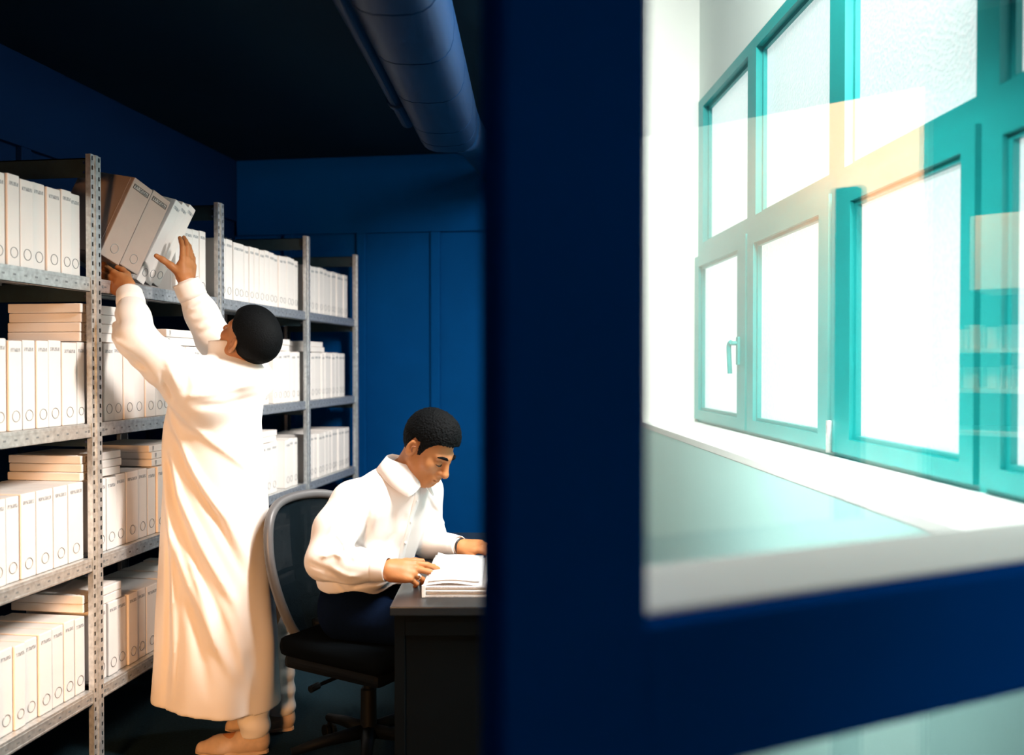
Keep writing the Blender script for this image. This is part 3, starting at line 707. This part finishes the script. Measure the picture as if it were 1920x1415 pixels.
# ---------------------------------------------------------------- head
def head_body(c, R, s=1.0, neck=None, detail=True):
    T = lambda p: c+R@(np.array(p)*s)
    B_ = Body()
    B_.el(T((0, -.016, .036)), np.array((.075, .096, .086))*s, R, .02)
    B_.el(T((0, .030, -.025)), np.array((.061, .066, .090))*s, R, .03)
    B_.el(T((0, .070, -.100)), np.array((.030, .026, .024))*s, R, .03)
    for g in (-1, 1):
        B_.rc(T((g*.054, .004, -.050)), T((g*.022, .066, -.104)), .020*s, .017*s, .025)
        B_.el(T((g*.044, .062, -.024)), np.array((.022, .020, .020))*s, R, .025)
        B_.rc(T((g*.010, .092, .022)), T((g*.044, .074, .020)), .009*s, .008*s, .016)
    if detail:
        for g in (-1, 1):
            B_.el(T((g*.031, .103, .000)), np.array((.017, .016, .011))*s, R, .012, 's')
            B_.el(T((g*.031, .081, -.002)), np.array((.016, .0125, .011))*s, R, .004)
        B_.rc(T((0, .093, .014)), T((0, .114, -.030)), .0090*s, .0125*s, .012)
        B_.el(T((0, .117, -.035)), np.array((.0150, .0135, .0125))*s, R, .008)
        for g in (-1, 1): B_.el(T((g*.0125, .100, -.037)), np.array((.008, .010, .0075))*s, R, .006)
        for g in (-1, 1): B_.el(T((g*.007, .1075, -.0445)), np.array((.0035, .005, .003))*s, R, .002, 's')
        B_.el(T((0, .088, -.070)), np.array((.030, .018, .024))*s, R, .02)
        B_.el(T((0, .1015, -.0635)), np.array((.021, .007, .0055))*s, R, .006)
        B_.el(T((0, .0995, -.0770)), np.array((.018, .007, .0065))*s, R, .006)
        B_.rc(T((-.022, .1010, -.0702)), T((.022, .1010, -.0702)), .0022*s, .0022*s, .003, 's')
        B_.el(T((0, .103, -.089)), np.array((.014, .006, .005))*s, R, .008, 's')
    for g in (-1, 1):
        a = math.radians(22)*g; Re = R@np.array(((math.cos(a), -math.sin(a), 0), (math.sin(a), math.cos(a), 0), (0, 0, 1.)))
        B_.el(T((g*.079, -.014, -.008)), np.array((.009, .020, .034))*s, Re, .005)
        B_.el(T((g*.088, -.010, -.004)), np.array((.0075, .0115, .021))*s, Re, .003, 's')
        B_.el(T((g*.0785, -.006, -.006)), np.array((.005, .006, .009))*s, R, .004)
    if neck is not None: B_.rc(T((0, -.022, -.055)), neck, .054*s, .060*s, .03)
    return B_
def hair_body(c, R, s, zl, thick, bump, seed=1):
    T = lambda p: c+R@(np.array(p)*s)
    H = Body(); H.el(T((0, -.016, .036)), (np.array((.075, .096, .086))+np.array(thick))*s, R, .02)
    H.el(T((0, .018, .062)), (np.array((.066, .066, .058))+np.array(thick))*s, R, .03)
    ys = [p[0]*s for p in zl]; zz = [p[1]*s for p in zl]
    def cut(x, y, z):
        dx, dy, dz = x-c[0], y-c[1], z-c[2]
        ly = dx*R[0, 1]+dy*R[1, 1]+dz*R[2, 1]; lz = dx*R[0, 2]+dy*R[1, 2]+dz*R[2, 2]; lx = dx*R[0, 0]+dy*R[1, 0]+dz*R[2, 0]
        f = np.interp(ly.ravel(), ys, zz).reshape(ly.shape)
        return (f-lz)*.7
    H.add(cut, c-.2, c+.2, .001, 'i')
    if bump:
        def bf(x, y, z): return bump*(np.sin(x*410+3*np.sin(z*170+y*90))*np.sin(y*370+3*np.sin(x*150+z*60))*np.sin(z*390+2.5*np.sin(y*190+x*80)))
        H.add(bf, c-.2, c+.2, .001, 'd')
    return H
# ---------------------------------------------------------------- hand
FL = [(.044, .026, .020), (.049, .030, .021), (.045, .028, .020), (.035, .021, .018)]
def hand_body(wrist, fwd, nrm, left, curls, spread=.06, thumb=(.62, .70, -.25), tcurl=.35, elbow=None, ra=.040, s=1.0):
    f = nrm_(fwd); n = np.array(nrm, float); n = nrm_(n-f*(n@f)); sd = np.cross(n, f)*(-1 if left else 1)
    H = Body(); w = np.array(wrist, float); tips = []
    offs = [.029, .0095, -.0095, -.027]; adv = [.090, .094, .089, .080]
    H.rc(w+f*.004, w+f*.05, .0225*s, .020*s, .02)
    kn = []
    for i in range(4):
        kpt = w+(f*adv[i]+sd*offs[i]+n*(.002 if i in (1, 2) else 0))*s; kn.append(kpt)
        H.rc(w+(f*.012+sd*offs[i]*.62)*s, kpt, .0165*s, .0115*s, .012)
    H.rc(w+(f*.018+sd*.020-n*.010)*s, w+(f*.060+sd*.030-n*.008)*s, .017*s, .013*s, .015)
    H.rc(w+(f*.020-sd*.022-n*.010)*s, w+(f*.065-sd*.024-n*.008)*s, .015*s, .012*s, .015)
    segs = []
    for i in range(4):
        p = kn[i]; ang = 0; dr = nrm_(f+sd*spread*(1.5-i)); pts = [p]
        for j in range(3):
            ang += curls[i][j]; d = dr*math.cos(ang)-n*math.sin(ang); p = p+d*FL[i][j]*s; pts.append(p)
        r0 = (.0098, .0100, .0096, .0084)[i]*s
        H.chain(pts, [r0*1.05, r0*.95, r0*.88, r0*.76], .004); segs.append(pts)
        tips.append((pts[-1], nrm_(pts[-1]-pts[-2]), d, n, r0*.76, ang))
    tb = w+(f*.030+sd*.026-n*.010)*s; td = nrm_(f*thumb[0]+sd*thumb[1]+n*thumb[2]); pts = [tb]; ang = 0
    bend = nrm_(f-td*(f@td))
    for j, L in enumerate((.042, .032, .025)):
        ang += 0 if j == 0 else tcurl; d = td*math.cos(ang)+bend*math.sin(ang); pts.append(pts[-1]+d*L*s)
    H.chain(pts, [.0165*s, .0125*s, .0108*s, .0088*s], .008); segs.append(pts)
    if elbow is not None:
        e = np.array(elbow, float); H.rc(w+f*.006, w+(e-w)*.35, .0235*s, .030*s, .015); H.rc(w+(e-w)*.35, e, .030*s, ra, .015)
    return H, segs, n

# ================================================================== STANDING MAN
D1 = 3.52
p1 = empty('person', W(*V3(-1.10, 3.58, 0))); tag(p1, 'person in a long white robe reaching up to binders on the top shelf', 'person')
zz1 = [(1345, 283, 514), (1310, 283, 514), (1200, 290, 516), (1100, 297, 509), (1000, 303, 503), (900, 311, 499), (840, 316, 494), (790, 322, 492), (750, 329, 498), (715, 345, 506), (690, 372, 500), (672, 400, 470)]
PZ = np.array([Q(0, y, D1)[2] for y, _, _ in zz1]); PA = np.array([(Q(l, 0, D1)[0]+Q(r, 0, D1)[0])/2 for _, l, r in zz1]); PW = np.array([(Q(r, 0, D1)[0]-Q(l, 0, D1)[0])/2 for _, l, r in zz1])
PD = np.array([.215, .213, .20, .19, .18, .165, .15, .145, .145, .14, .11, .07]); PB = np.array([3.55, 3.55, 3.54, 3.53, 3.52, 3.51, 3.50, 3.49, 3.48, 3.47, 3.47, 3.47])
o_ = np.argsort(PZ); PZ, PA, PW, PD, PB = PZ[o_], PA[o_], PW[o_], PD[o_], PB[o_]
rb = Body()
def robe_fn(x, y, z):
    zc = z; A = np.interp(zc, PZ, PA); Wd = np.interp(zc, PZ, PW); Dp = np.interp(zc, PZ, PD); Bc = np.interp(zc, PZ, PB)
    u = (x-A)/Wd; v = (y-Bc)/Dp; th = np.arctan2(v, u)
    low = np.clip((1.05-zc)/.85, 0, 1)
    fold = 1+low*(.035*np.sin(5*th+6*zc+.6)+.022*np.sin(9*th-4*zc))
    return (np.sqrt(u*u+v*v)/fold-1)*np.minimum(Wd, Dp)*.9
rb.add(robe_fn, (-1.45, 3.30, PZ[0]), (-.85, 3.80, PZ[-1]), .03)
shL, elL, wrL = Q(362, 716, 3.36), Q(256, 636, 3.19), Q(243, 546, 3.345)
shR, elR, wrR = Q(472, 712, 3.58), Q(402, 636, 3.66), Q(350, 530, 3.60)
cuL = wrL+(elL-wrL)*.17; cuR = wrR+(elR-wrR)*.12
nk = Q(440, 688, 3.46)
rb.rc(nk-V3(0, 0, .03), shL, .07, .075, .05); rb.rc(nk+V3(.035, -.03, -.035), nk+V3(.045, -.02, -.005), .062, .050, .05); rb.rc(nk-V3(0, 0, .03), shR, .07, .075, .05)
rb.chain([shL+V3(.03, .03, -.05), shL, (shL+elL)/2+V3(0, 0, -.012), elL, (elL+cuL)/2, cuL], [.10, .084, .074, .060, .052, .044], .05)
rb.chain([shR, elR, (elR+cuR)/2, cuR], [.074, .064, .057, .050], .05)
rb.rc(Q(380, 745, 3.36), Q(352, 730, 3.34), .085, .07, .06)
def hemcut(x, y, z):
    zh = .215+(x+1.40)*(-.115)
    return (zh-z)+0*x+0*y
rb.add(hemcut, (-1.6, 3.1, 0), (-.7, 4.0, .45), .001, 'i')
for pts, w_, am in [([(330, 742), (352, 800), (395, 880), (450, 960), (490, 1060)], .016, .016), ([(325, 750), (335, 830), (365, 920), (410, 1010), (460, 1110), (490, 1220)], .018, .018),
                    ([(322, 770), (326, 860), (345, 980), (385, 1080), (440, 1200)], .016, .016), ([(345, 735), (400, 800), (460, 850), (497, 890)], .014, .010),
                    ([(340, 770), (372, 860), (430, 960), (480, 1080)], .014, -.014), ([(330, 790), (350, 920), (400, 1050), (455, 1180)], .015, -.016),
                    ([(345, 960), (350, 1060), (352, 1180), (344, 1320)], .012, .013), ([(335, 960), (338, 1080), (336, 1200), (328, 1325)], .012, -.012),
                    ([(372, 985), (405, 1080), (430, 1180), (470, 1270)], .018, .016), ([(380, 1080), (400, 1180), (420, 1290)], .02, -.012), ([(440, 1100), (470, 1200), (485, 1300)], .02, .010),
                    ([(380, 740), (430, 735), (480, 722), (508, 712)], .012, .010), ([(400, 755), (450, 755), (500, 738)], .012, -.009), ([(365, 690), (362, 715), (368, 740), (358, 760)], .008, -.010),
                    ([(372, 668), (380, 700), (384, 735)], .009, .008), ([(395, 690), (398, 720), (392, 750)], .008, -.006),
                    ([(262, 600), (290, 640), (330, 660)], .010, .010), ([(256, 585), (275, 605), (300, 618)], .008, -.010), ([(285, 670), (320, 690), (352, 700)], .010, .008), ([(300, 650), (330, 680), (350, 712)], .008, -.008)]:
    crease(rb, pts, D1, w_, am, side=3.62)
for k in range(7):                                  # gathers on the right sleeve
    t = .25+.09*k; c0 = cuR+(elR-cuR)*t; x0, y0 = 960+c0[0]/c0[1]*1700, 684-(c0[2]-EYE)/c0[1]*1700
    crease(rb, [(x0-24+3*(k % 3), y0+10), (x0, y0+4), (x0+24, y0-12)], 3.6, .007, .007 if k % 2 else -.006)
robe = to_obj('robe', [rb.mesh(.0075)], 'robe_cloth', p1, 2)
def ringpts(c, ax, r, n=20, ry=None):
    ax = nrm_(ax); u = nrm_(np.cross(ax, V3(.3, .5, .8))); v = np.cross(ax, u)
    return [c+u*r*math.cos(2*math.pi*k/n)+v*(ry or r)*math.sin(2*math.pi*k/n) for k in range(n)]
def cuff(name, c, ax, r0, r1, L, m, root, th=.0025):
    ax = nrm_(ax); bm = bmesh.new(); rows = []
    for rr, t in ((r0-th, .0), (r0, 0), (r0*1.01, L*.35), (r1, L*.9), (r1, L), (r1-th, L), (r1-th, 0)):
        rows.append([bm.verts.new(W(*p)-root.location) for p in ringpts(c+ax*t, ax, rr, 28)])
    for i in range(len(rows)-1):
        for k in range(28): bm.faces.new((rows[i][k], rows[i][(k+1) % 28], rows[i+1][(k+1) % 28], rows[i+1][k]))
    return obj(name, bm, m, root, True)
cuff('cuff', cuL-nrm_(wrL-elL)*.035, wrL-elL, .050, .046, .068, 'robe_cloth', p1)
cuff('cuff', cuR-nrm_(wrR-elR)*.035, wrR-elR, .056, .053, .070, 'robe_cloth', p1)
# head and body
hd1 = Q(467, 640, 3.44); F1 = nrm_((-.86, .51, 0)); pit = math.radians(40)
R1 = frame(F1*math.cos(pit)+V3(0, 0, 1)*math.sin(pit), -F1*math.sin(pit)+V3(0, 0, 1)*math.cos(pit))
hb1 = head_body(hd1, R1, 1.06, nk-V3(.01, 0, .02))
hL, segL, nL = hand_body(wrL, (-.84, .30, .45), (-.35, -.90, .10), True, [(.15, .30, .2), (.2, .35, .2), (.25, .4, .2), (.3, .4, .2)], spread=.02, thumb=(.85, .30, -.55), elbow=elL, s=1.08)
hR, segR, nR = hand_body(wrR, (-.04, .36, .93), (.88, -.40, .16), False, [(.10, .20, .15), (.10, .22, .2), (.12, .25, .2), (.15, .3, .25)], spread=.015, elbow=elR, thumb=(.50, .72, -.35), tcurl=-.10, s=1.08)
core = Body(); core.chain([V3(-1.12, 3.50, .90), V3(-1.11, 3.48, 1.15), V3(-1.09, 3.47, 1.36), nk], [.09, .09, .085, .055], .03)
core.chain([nk, shL, elL], [.05, .055, .04], .03); core.chain([nk, shR, elR], [.045, .04, .035], .02)
fN, fF = V3(-1.00, 3.50, .085), V3(-.955, 3.72, .085)
core.chain([V3(-1.10, 3.47, .88), V3(-1.06, 3.48, .50), fN], [.085, .055, .036], .03); core.chain([V3(-1.08, 3.58, .88), V3(-1.0, 3.66, .50), fF], [.085, .055, .036], .03)
for ft in (fN, fF): core.rc(ft-V3(0, 0, .03), ft+V3(-.15, -.005, -.045), .034, .026, .03)
to_obj('body', [hb1.mesh(.0035), hL.mesh(.0024), hR.mesh(.0024), core.mesh(.009)], 'skin', p1)
hz1 = [(-.13, -.14), (-.06, -.11), (-.03, -.04), (-.012, .026), (.012, .030), (.03, .035), (.06, .075), (.12, .085)]
to_obj('hair', [hair_body(hd1, R1, 1.06, hz1, (.009, .009, .009), .0008).mesh(.004)], 'hair', p1)
# collar band of the robe
cb = [nk+V3(.052*math.cos(t), .052*math.sin(t), .018-.012*math.cos(t)) for t in np.linspace(0, 2*math.pi, 28, endpoint=False)]
tube_part('collar', [c_-V3(0, 0, .012) for c_ in cb], .013, 'robe_cloth', p1, 8, True)
# trousers and shoes
for ft, nm in ((fN, 0), (fF, 1)):
    tr = Body(); tr.rc(ft+V3(.002, 0, .005), ft+V3(-.02, -.01, .35), .058, .075, .02)
    def flat(x, y, z, f_=ft): return (f_[2]-.020-z)+0*x+0*y
    tr.add(flat, ft-.2, ft+.2, .001, 'i')
    def wr(x, y, z, f_=ft): return .003*np.sin(90*z+18*x)+0*y
    tr.add(wr, ft-.2, ft+.3, .001, 'd')
    to_obj('trouser_leg', [tr.mesh(.006)], 'robe_cloth', p1)
    sh_ = Body(); hx = ft+V3(.022, 0, -.052)
    sh_.chain([hx, ft+V3(-.05, -.002, -.055), ft+V3(-.13, -.008, -.062), ft+V3(-.195, -.014, -.066)], [.036, .037, .040, .027], .03)
    sh_.rc(ft+V3(.018, 0, -.02), ft+V3(-.03, 0, -.025), .036, .036, .03)
    def opn(x, y, z, f_=ft): return (z-(f_[2]-.012+.25*np.clip(-(x-f_[0])-.02, -1, .5)*-1))+0*y
    sh_.el(ft+V3(-.008, 0, .014), (.052, .028, .035), None, .008, 's')
    def flr(x, y, z): return (.006-z)+0*x+0*y
    sh_.add(flr, ft-.3, ft+.3, .001, 'i')
    so = to_obj('shoe', [sh_.mesh(.0045)], 'shoe_tan', p1)
    bm = bmesh.new(); n = 24; pr = []
    for k in range(n):
        t = 2*math.pi*k/n; cx = ft[0]-.085+.142*math.cos(t); wy = .041 if math.cos(t) < 0 else .037
        q_ = W(cx, ft[1]-.006+wy*math.copysign(abs(math.sin(t))**.8, math.sin(t)), 0)-Vector((p1.location.x, p1.location.y, 0)); pr.append((q_.x, q_.y))
    add_prism(bm, pr, .0005, .012); s2 = obj('sole', bm, 'shoe_tan'); s2.parent = so

# ================================================================== SEATED MAN
p2 = empty('person', W(*V3(-.52, 3.42, 0))); tag(p2, 'person in a white shirt seated at the desk, reading and holding pages', 'person')
F2 = nrm_((.80, -.60, 0)); S2 = V3(.60, .80, 0)               # forward, to his left
pel, che, nb = V3(-.575, 3.43, .585), V3(-.475, 3.365, .93), Q(757, 884, 3.31)
shR2, shL2 = V3(-.565, 3.215, 1.008), V3(-.345, 3.50, 1.015)
elR2, wrR2 = Q(609, 1052, 3.09), Q(722, 1068, 3.03)
elL2, wrL2 = Q(806, 1018, 3.53), Q(860, 1024, 3.42)
st = Body()
Rc = np.stack([S2, nrm_(F2*.93-V3(0, 0, .30)), nrm_(F2*.30+V3(0, 0, .93))], 1)
st.el(che, (.185, .125, .21), Rc, .04); st.el((pel+che)/2+V3(.0, .0, -.02), (.165, .13, .20), Rc, .06); st.el(pel+V3(0, 0, .105), (.178, .150, .10), Rc, .05)
st.rc(nb-V3(.005, 0, .068), shR2, .055, .066, .06); st.rc(nb-V3(.005, 0, .068), shL2, .055, .066, .06)
st.chain([shR2, (shR2+elR2)/2+V3(-.014, 0, .006), elR2, (elR2+wrR2)/2, wrR2-nrm_(wrR2-elR2)*.03], [.076, .070, .060, .053, .043], .045)
st.chain([shL2, elL2, wrL2-nrm_(wrL2-elL2)*.03], [.072, .056, .042], .045)
st.rc(Q(648, 1075, 3.30), Q(700, 1070, 3.24), .070, .065, .06)
for pts, w_, am in [([(700, 925), (690, 985), (672, 1040)], .009, -.009), ([(672, 905), (650, 950), (628, 1010)], .010, .008), ([(688, 930), (676, 990), (655, 1030)], .010, .009), ([(640, 985), (660, 1010), (690, 1030)], .009, -.010),
                    ([(620, 1020), (650, 1012), (690, 1022)], .009, .010), ([(600, 1030), (630, 1040), (665, 1060)], .008, -.007), ([(615, 1055), (650, 1068), (700, 1070)], .008, .006), ([(640, 1035), (675, 1050), (700, 1050)], .008, .007),
                    ([(770, 950), (760, 990), (745, 1030)], .010, .007), ([(740, 950), (735, 1000), (715, 1040)], .010, -.007), ([(655, 1100), (690, 1088), (740, 1085)], .008, -.008), ([(720, 905), (715, 950), (700, 1000)], .010, .006),
                    ([(790, 925), (800, 965), (822, 1000)], .008, -.006), ([(815, 1000), (835, 1010), (855, 1018)], .006, .005), ([(820, 1020), (845, 1030)], .006, -.005), ([(625, 1085), (640, 1100), (650, 1112)], .007, -.006)]:
    crease(st, pts, 3.25, w_, am)
def waist(x, y, z): return (.682+.010*np.sin(34*x+20*y)-z)+0*y
st.add(waist, V3(-.85, 3.0, .3), V3(-.2, 3.8, .80), .001, 'i')
shirt = to_obj('shirt', [st.mesh(.0055)], 'shirt_cloth', p2, 2)
cuff('cuff', wrR2-nrm_(wrR2-elR2)*.055, wrR2-elR2, .0455, .041, .062, 'shirt_cloth', p2)
cuff('cuff', wrL2-nrm_(wrL2-elL2)*.055, wrL2-elL2, .042, .038, .058, 'shirt_cloth', p2)
# placket and buttons down the front, laid on the cloth
from mathutils.bvhtree import BVHTree
tmp = BVHTree.FromPolygons([v.co.copy() for v in shirt.data.vertices], [tuple(p.vertices) for p in shirt.data.polygons])
fw = W(*F2); sdv = W(*S2); strip = []
for t in np.linspace(.02, .95, 22):
    b0 = (nb+V3(0, 0, -.03))*(1-t)+(pel+V3(0, 0, .14))*t; o0 = W(*b0)-p2.location
    for off in (-.016, .016):
        r_ = tmp.ray_cast(o0+fw*.6+sdv*off, -fw)
        strip.append(r_[0]+fw*.0022 if r_[0] is not None else None)
rowsp = [(strip[2*i], strip[2*i+1]) for i in range(len(strip)//2) if strip[2*i] is not None and strip[2*i+1] is not None]
bm = bmesh.new(); vv = [(bm.verts.new(a), bm.verts.new(c)) for a, c in rowsp]
for i in range(len(vv)-1): bm.faces.new((vv[i][0], vv[i][1], vv[i+1][1], vv[i+1][0]))
pk = obj('placket', bm, 'shirt_cloth', p2, True); mm = pk.modifiers.new('thick', 'SOLIDIFY'); mm.thickness = .003
for i in (4, 9, 14, 19):
    if i < len(rowsp):
        bm = bmesh.new(); add_lathe(bm, [(.0048, 0), (.0052, .001), (.0040, .002)], Matrix.Translation((rowsp[i][0]+rowsp[i][1])/2+fw*.0015) @ fw.to_track_quat('Z', 'Y').to_matrix().to_4x4(), 12); bt = obj('button', bm, 'button'); bt.parent = pk
# head
hd2 = Q(803, 838, 3.28); Fh = nrm_((.86, -.51, 0)); pd = math.radians(-37)
R2 = frame(Fh*math.cos(pd)+V3(0, 0, 1)*math.sin(pd), -Fh*math.sin(pd)+V3(0, 0, 1)*math.cos(pd))
T2 = lambda p: hd2+R2@np.array(p, float)
hb2 = head_body(hd2, R2, 1.0, nb-V3(0, 0, .03))
hR2, sR2, nR2 = hand_body(wrR2, (.93, .12, -.10), (.10, -.74, .66), False, [(.25, .25, .15), (.35, .35, .2), (.75, .75, .4), (.85, .8, .4)], thumb=(.80, .45, -.35), tcurl=.2, elbow=elR2, s=1.05)
hL2, sL2, nL2 = hand_body(wrL2, (.90, -.20, .02), (.05, -.35, .93), True, [(.45, .6, .35), (.5, .65, .4), (.5, .7, .4), (.5, .7, .4)], thumb=(.78, .55, -.35), tcurl=.2, elbow=elL2, s=1.0)
c2 = Body(); c2.chain([pel, che, nb], [.085, .10, .055], .04); c2.chain([nb-V3(0, 0, .03), shR2, elR2], [.05, .05, .038], .03); c2.chain([nb-V3(0, 0, .03), shL2, elL2], [.05, .05, .038], .03)
hipR, hipL = pel-S2*.085+V3(0, 0, -.02), pel+S2*.085+V3(0, 0, -.02)
knR, knL = V3(-.255, 3.20, .565), V3(-.16, 3.36, .565); anR, anL = V3(-.25, 3.22, .09), V3(-.14, 3.37, .09)
for h_, k_, a_ in ((hipR, knR, anR), (hipL, knL, anL)): c2.chain([h_, k_, a_], [.065, .05, .032], .03)
to_obj('body', [hb2.mesh(.0028), hR2.mesh(.0022), hL2.mesh(.0024), c2.mesh(.009)], 'skin', p2)
hz2 = [(-.13, -.085), (-.06, -.080), (-.044, -.040), (-.038, .004), (-.026, .032), (.004, .034), (.010, -.014), (.022, -.018), (.030, .020), (.040, .040), (.060, .066), (.085, .074), (.13, .078)]
to_obj('hair', [hair_body(hd2, R2, 1.0, hz2, (.006, .008, .021), .0034).mesh(.0026)], 'hair', p2)
# brows, eyes, lips
for g in (1, -1):
    tube_part('eyebrow', [T2((g*.013, .1005, .0225)), T2((g*.024, .0985, .0275)), T2((g*.038, .0905, .0275)), T2((g*.050, .0775, .0215))], [.0036, .0058, .0052, .0020], 'hair', p2, 8)
    tube_part('eyelash', [T2((g*.0165, .0915, -.0045)), T2((g*.024, .0945, -.0080)), T2((g*.034, .0935, -.0085)), T2((g*.0455, .0850, -.0045))], [.0012, .0026, .0028, .0014], 'eye_dark', p2, 6)
    tube_part('eye', [T2((g*.0200, .0915, -.0062)), T2((g*.030, .0930, -.0105)), T2((g*.041, .0875, -.0070))], [.0008, .0016, .0008], 'eye_white', p2, 6)
    tube_part('eyelid_crease', [T2((g*.0165, .0900, .0045)), T2((g*.028, .0925, .0080)), T2((g*.043, .0835, .0055))], [.0005, .0009, .0005], 'skin_dark', p2, 6)
lp = Body(); lp.el(T2((0, .1030, -.0642)), (.019, .0062, .0042), R2, .004); lp.el(T2((0, .1010, -.0766)), (.0165, .0062, .0052), R2, .003); lp.rc(T2((-.022, .1035, -.0704)), T2((.022, .1035, -.0704)), .0017, .0017, .0025, 's')
to_obj('lips', [lp.mesh(.0012)], 'lips', p2)
for g in (1, -1): tube_part('ear_fold', [T2((g*.0835, .001, .012)), T2((g*.0865, -.008, .004)), T2((g*.0850, -.009, -.010)), T2((g*.0830, -.001, -.017))], [.0010, .0028, .0028, .0010], 'skin_dark', p2, 6)
tube_part('mouth_line', [T2((-.022, .0965, -.0700)), T2((-.010, .1035, -.0702)), T2((0, .1045, -.0700)), T2((.010, .1035, -.0702)), T2((.022, .0965, -.0700))], [.0006, .001, .001, .001, .0006], 'skin_dark', p2, 6)
# shirt collar: stand plus folded flap with two points
bm = bmesh.new(); axc = nrm_(hd2-nb+V3(-.06, .03, .10)); fr = nrm_(F2-axc*(F2@axc)); lf = np.cross(axc, fr); N = 72; rows = []
for i in range(N+1):
    t = -math.pi+2*math.pi*(i/N); t = t*.965; ph = t+math.pi                     # opening at the front
    fc = abs(t)/math.pi                                                          # 0 back ... 1 front
    c_, s_ = -math.cos(t), math.sin(t)
    rad = fr*c_+lf*s_
    ctr = nb+axc*.006-fr*.004
    top = ctr+rad*.066+axc*(.046-.022*fc)
    mid = ctr+rad*.0705+axc*(.043-.022*fc)
    drop = float(np.interp(fc, (0, .45, .80, .84, 1), (.046, .052, .100, .098, .050)))
    low = ctr+rad*(.090+float(np.interp(fc, (0, .5, .82, 1), (.004, .012, .038, .014))))+axc*(.043-.022*fc-drop)-lf*0
    inn = ctr+rad*.066-axc*.03
    rows.append([bm.verts.new(W(*p)-p2.location) for p in (inn, top, mid, (mid+low)/2, low)])
for i in range(N):
    for j in range(4): bm.faces.new((rows[i][j], rows[i][j+1], rows[i+1][j+1], rows[i+1][j]))
co_ = obj('collar', bm, 'shirt_cloth', p2, True, sharp=28); sm_ = co_.modifiers.new('thick', 'SOLIDIFY'); sm_.thickness = .0022
# trousers
tr = Body()
tr.el(pel+V3(0, 0, .02), (.168, .142, .12), Rc, .04)
for h_, k_, a_ in ((hipR, knR, anR), (hipL, knL, anL)): tr.chain([h_, k_, a_], [.088, .070, .058], .04)
to_obj('trousers', [tr.mesh(.009)], 'trouser_navy', p2)
for a_ in (anR, anL):
    sb = Body(); sb.chain([a_+V3(-.03, 0, -.045), a_+V3(.07, -.03, -.052), a_+V3(.16, -.07, -.06)], [.04, .04, .028], .03)
    def flr2(x, y, z): return (.002-z)+0*x+0*y
    sb.add(flr2, a_-.3, a_+.3, .001, 'i'); to_obj('shoe', [sb.mesh(.006)], 'chair_black', p2)
# ring and watch strap
rg = (sR2[2][0]*.45+sR2[2][1]*.55); tube_part('finger_ring', ringpts(rg, sR2[2][1]-sR2[2][0], .0108, 18), .0020, 'chrome', p2, 6, True)
st_ = Body(); st_.el(rg+nR2*.0125, (.006, .006, .004), None, .002); to_obj('ring_stone', [st_.mesh(.0015)], 'paper', p2)
tube_part('watch_strap', ringpts(wrL2+nrm_(wrL2-elL2)*.012, wrL2-elL2, .027, 22), .0042, 'watch_black', p2, 6, True)
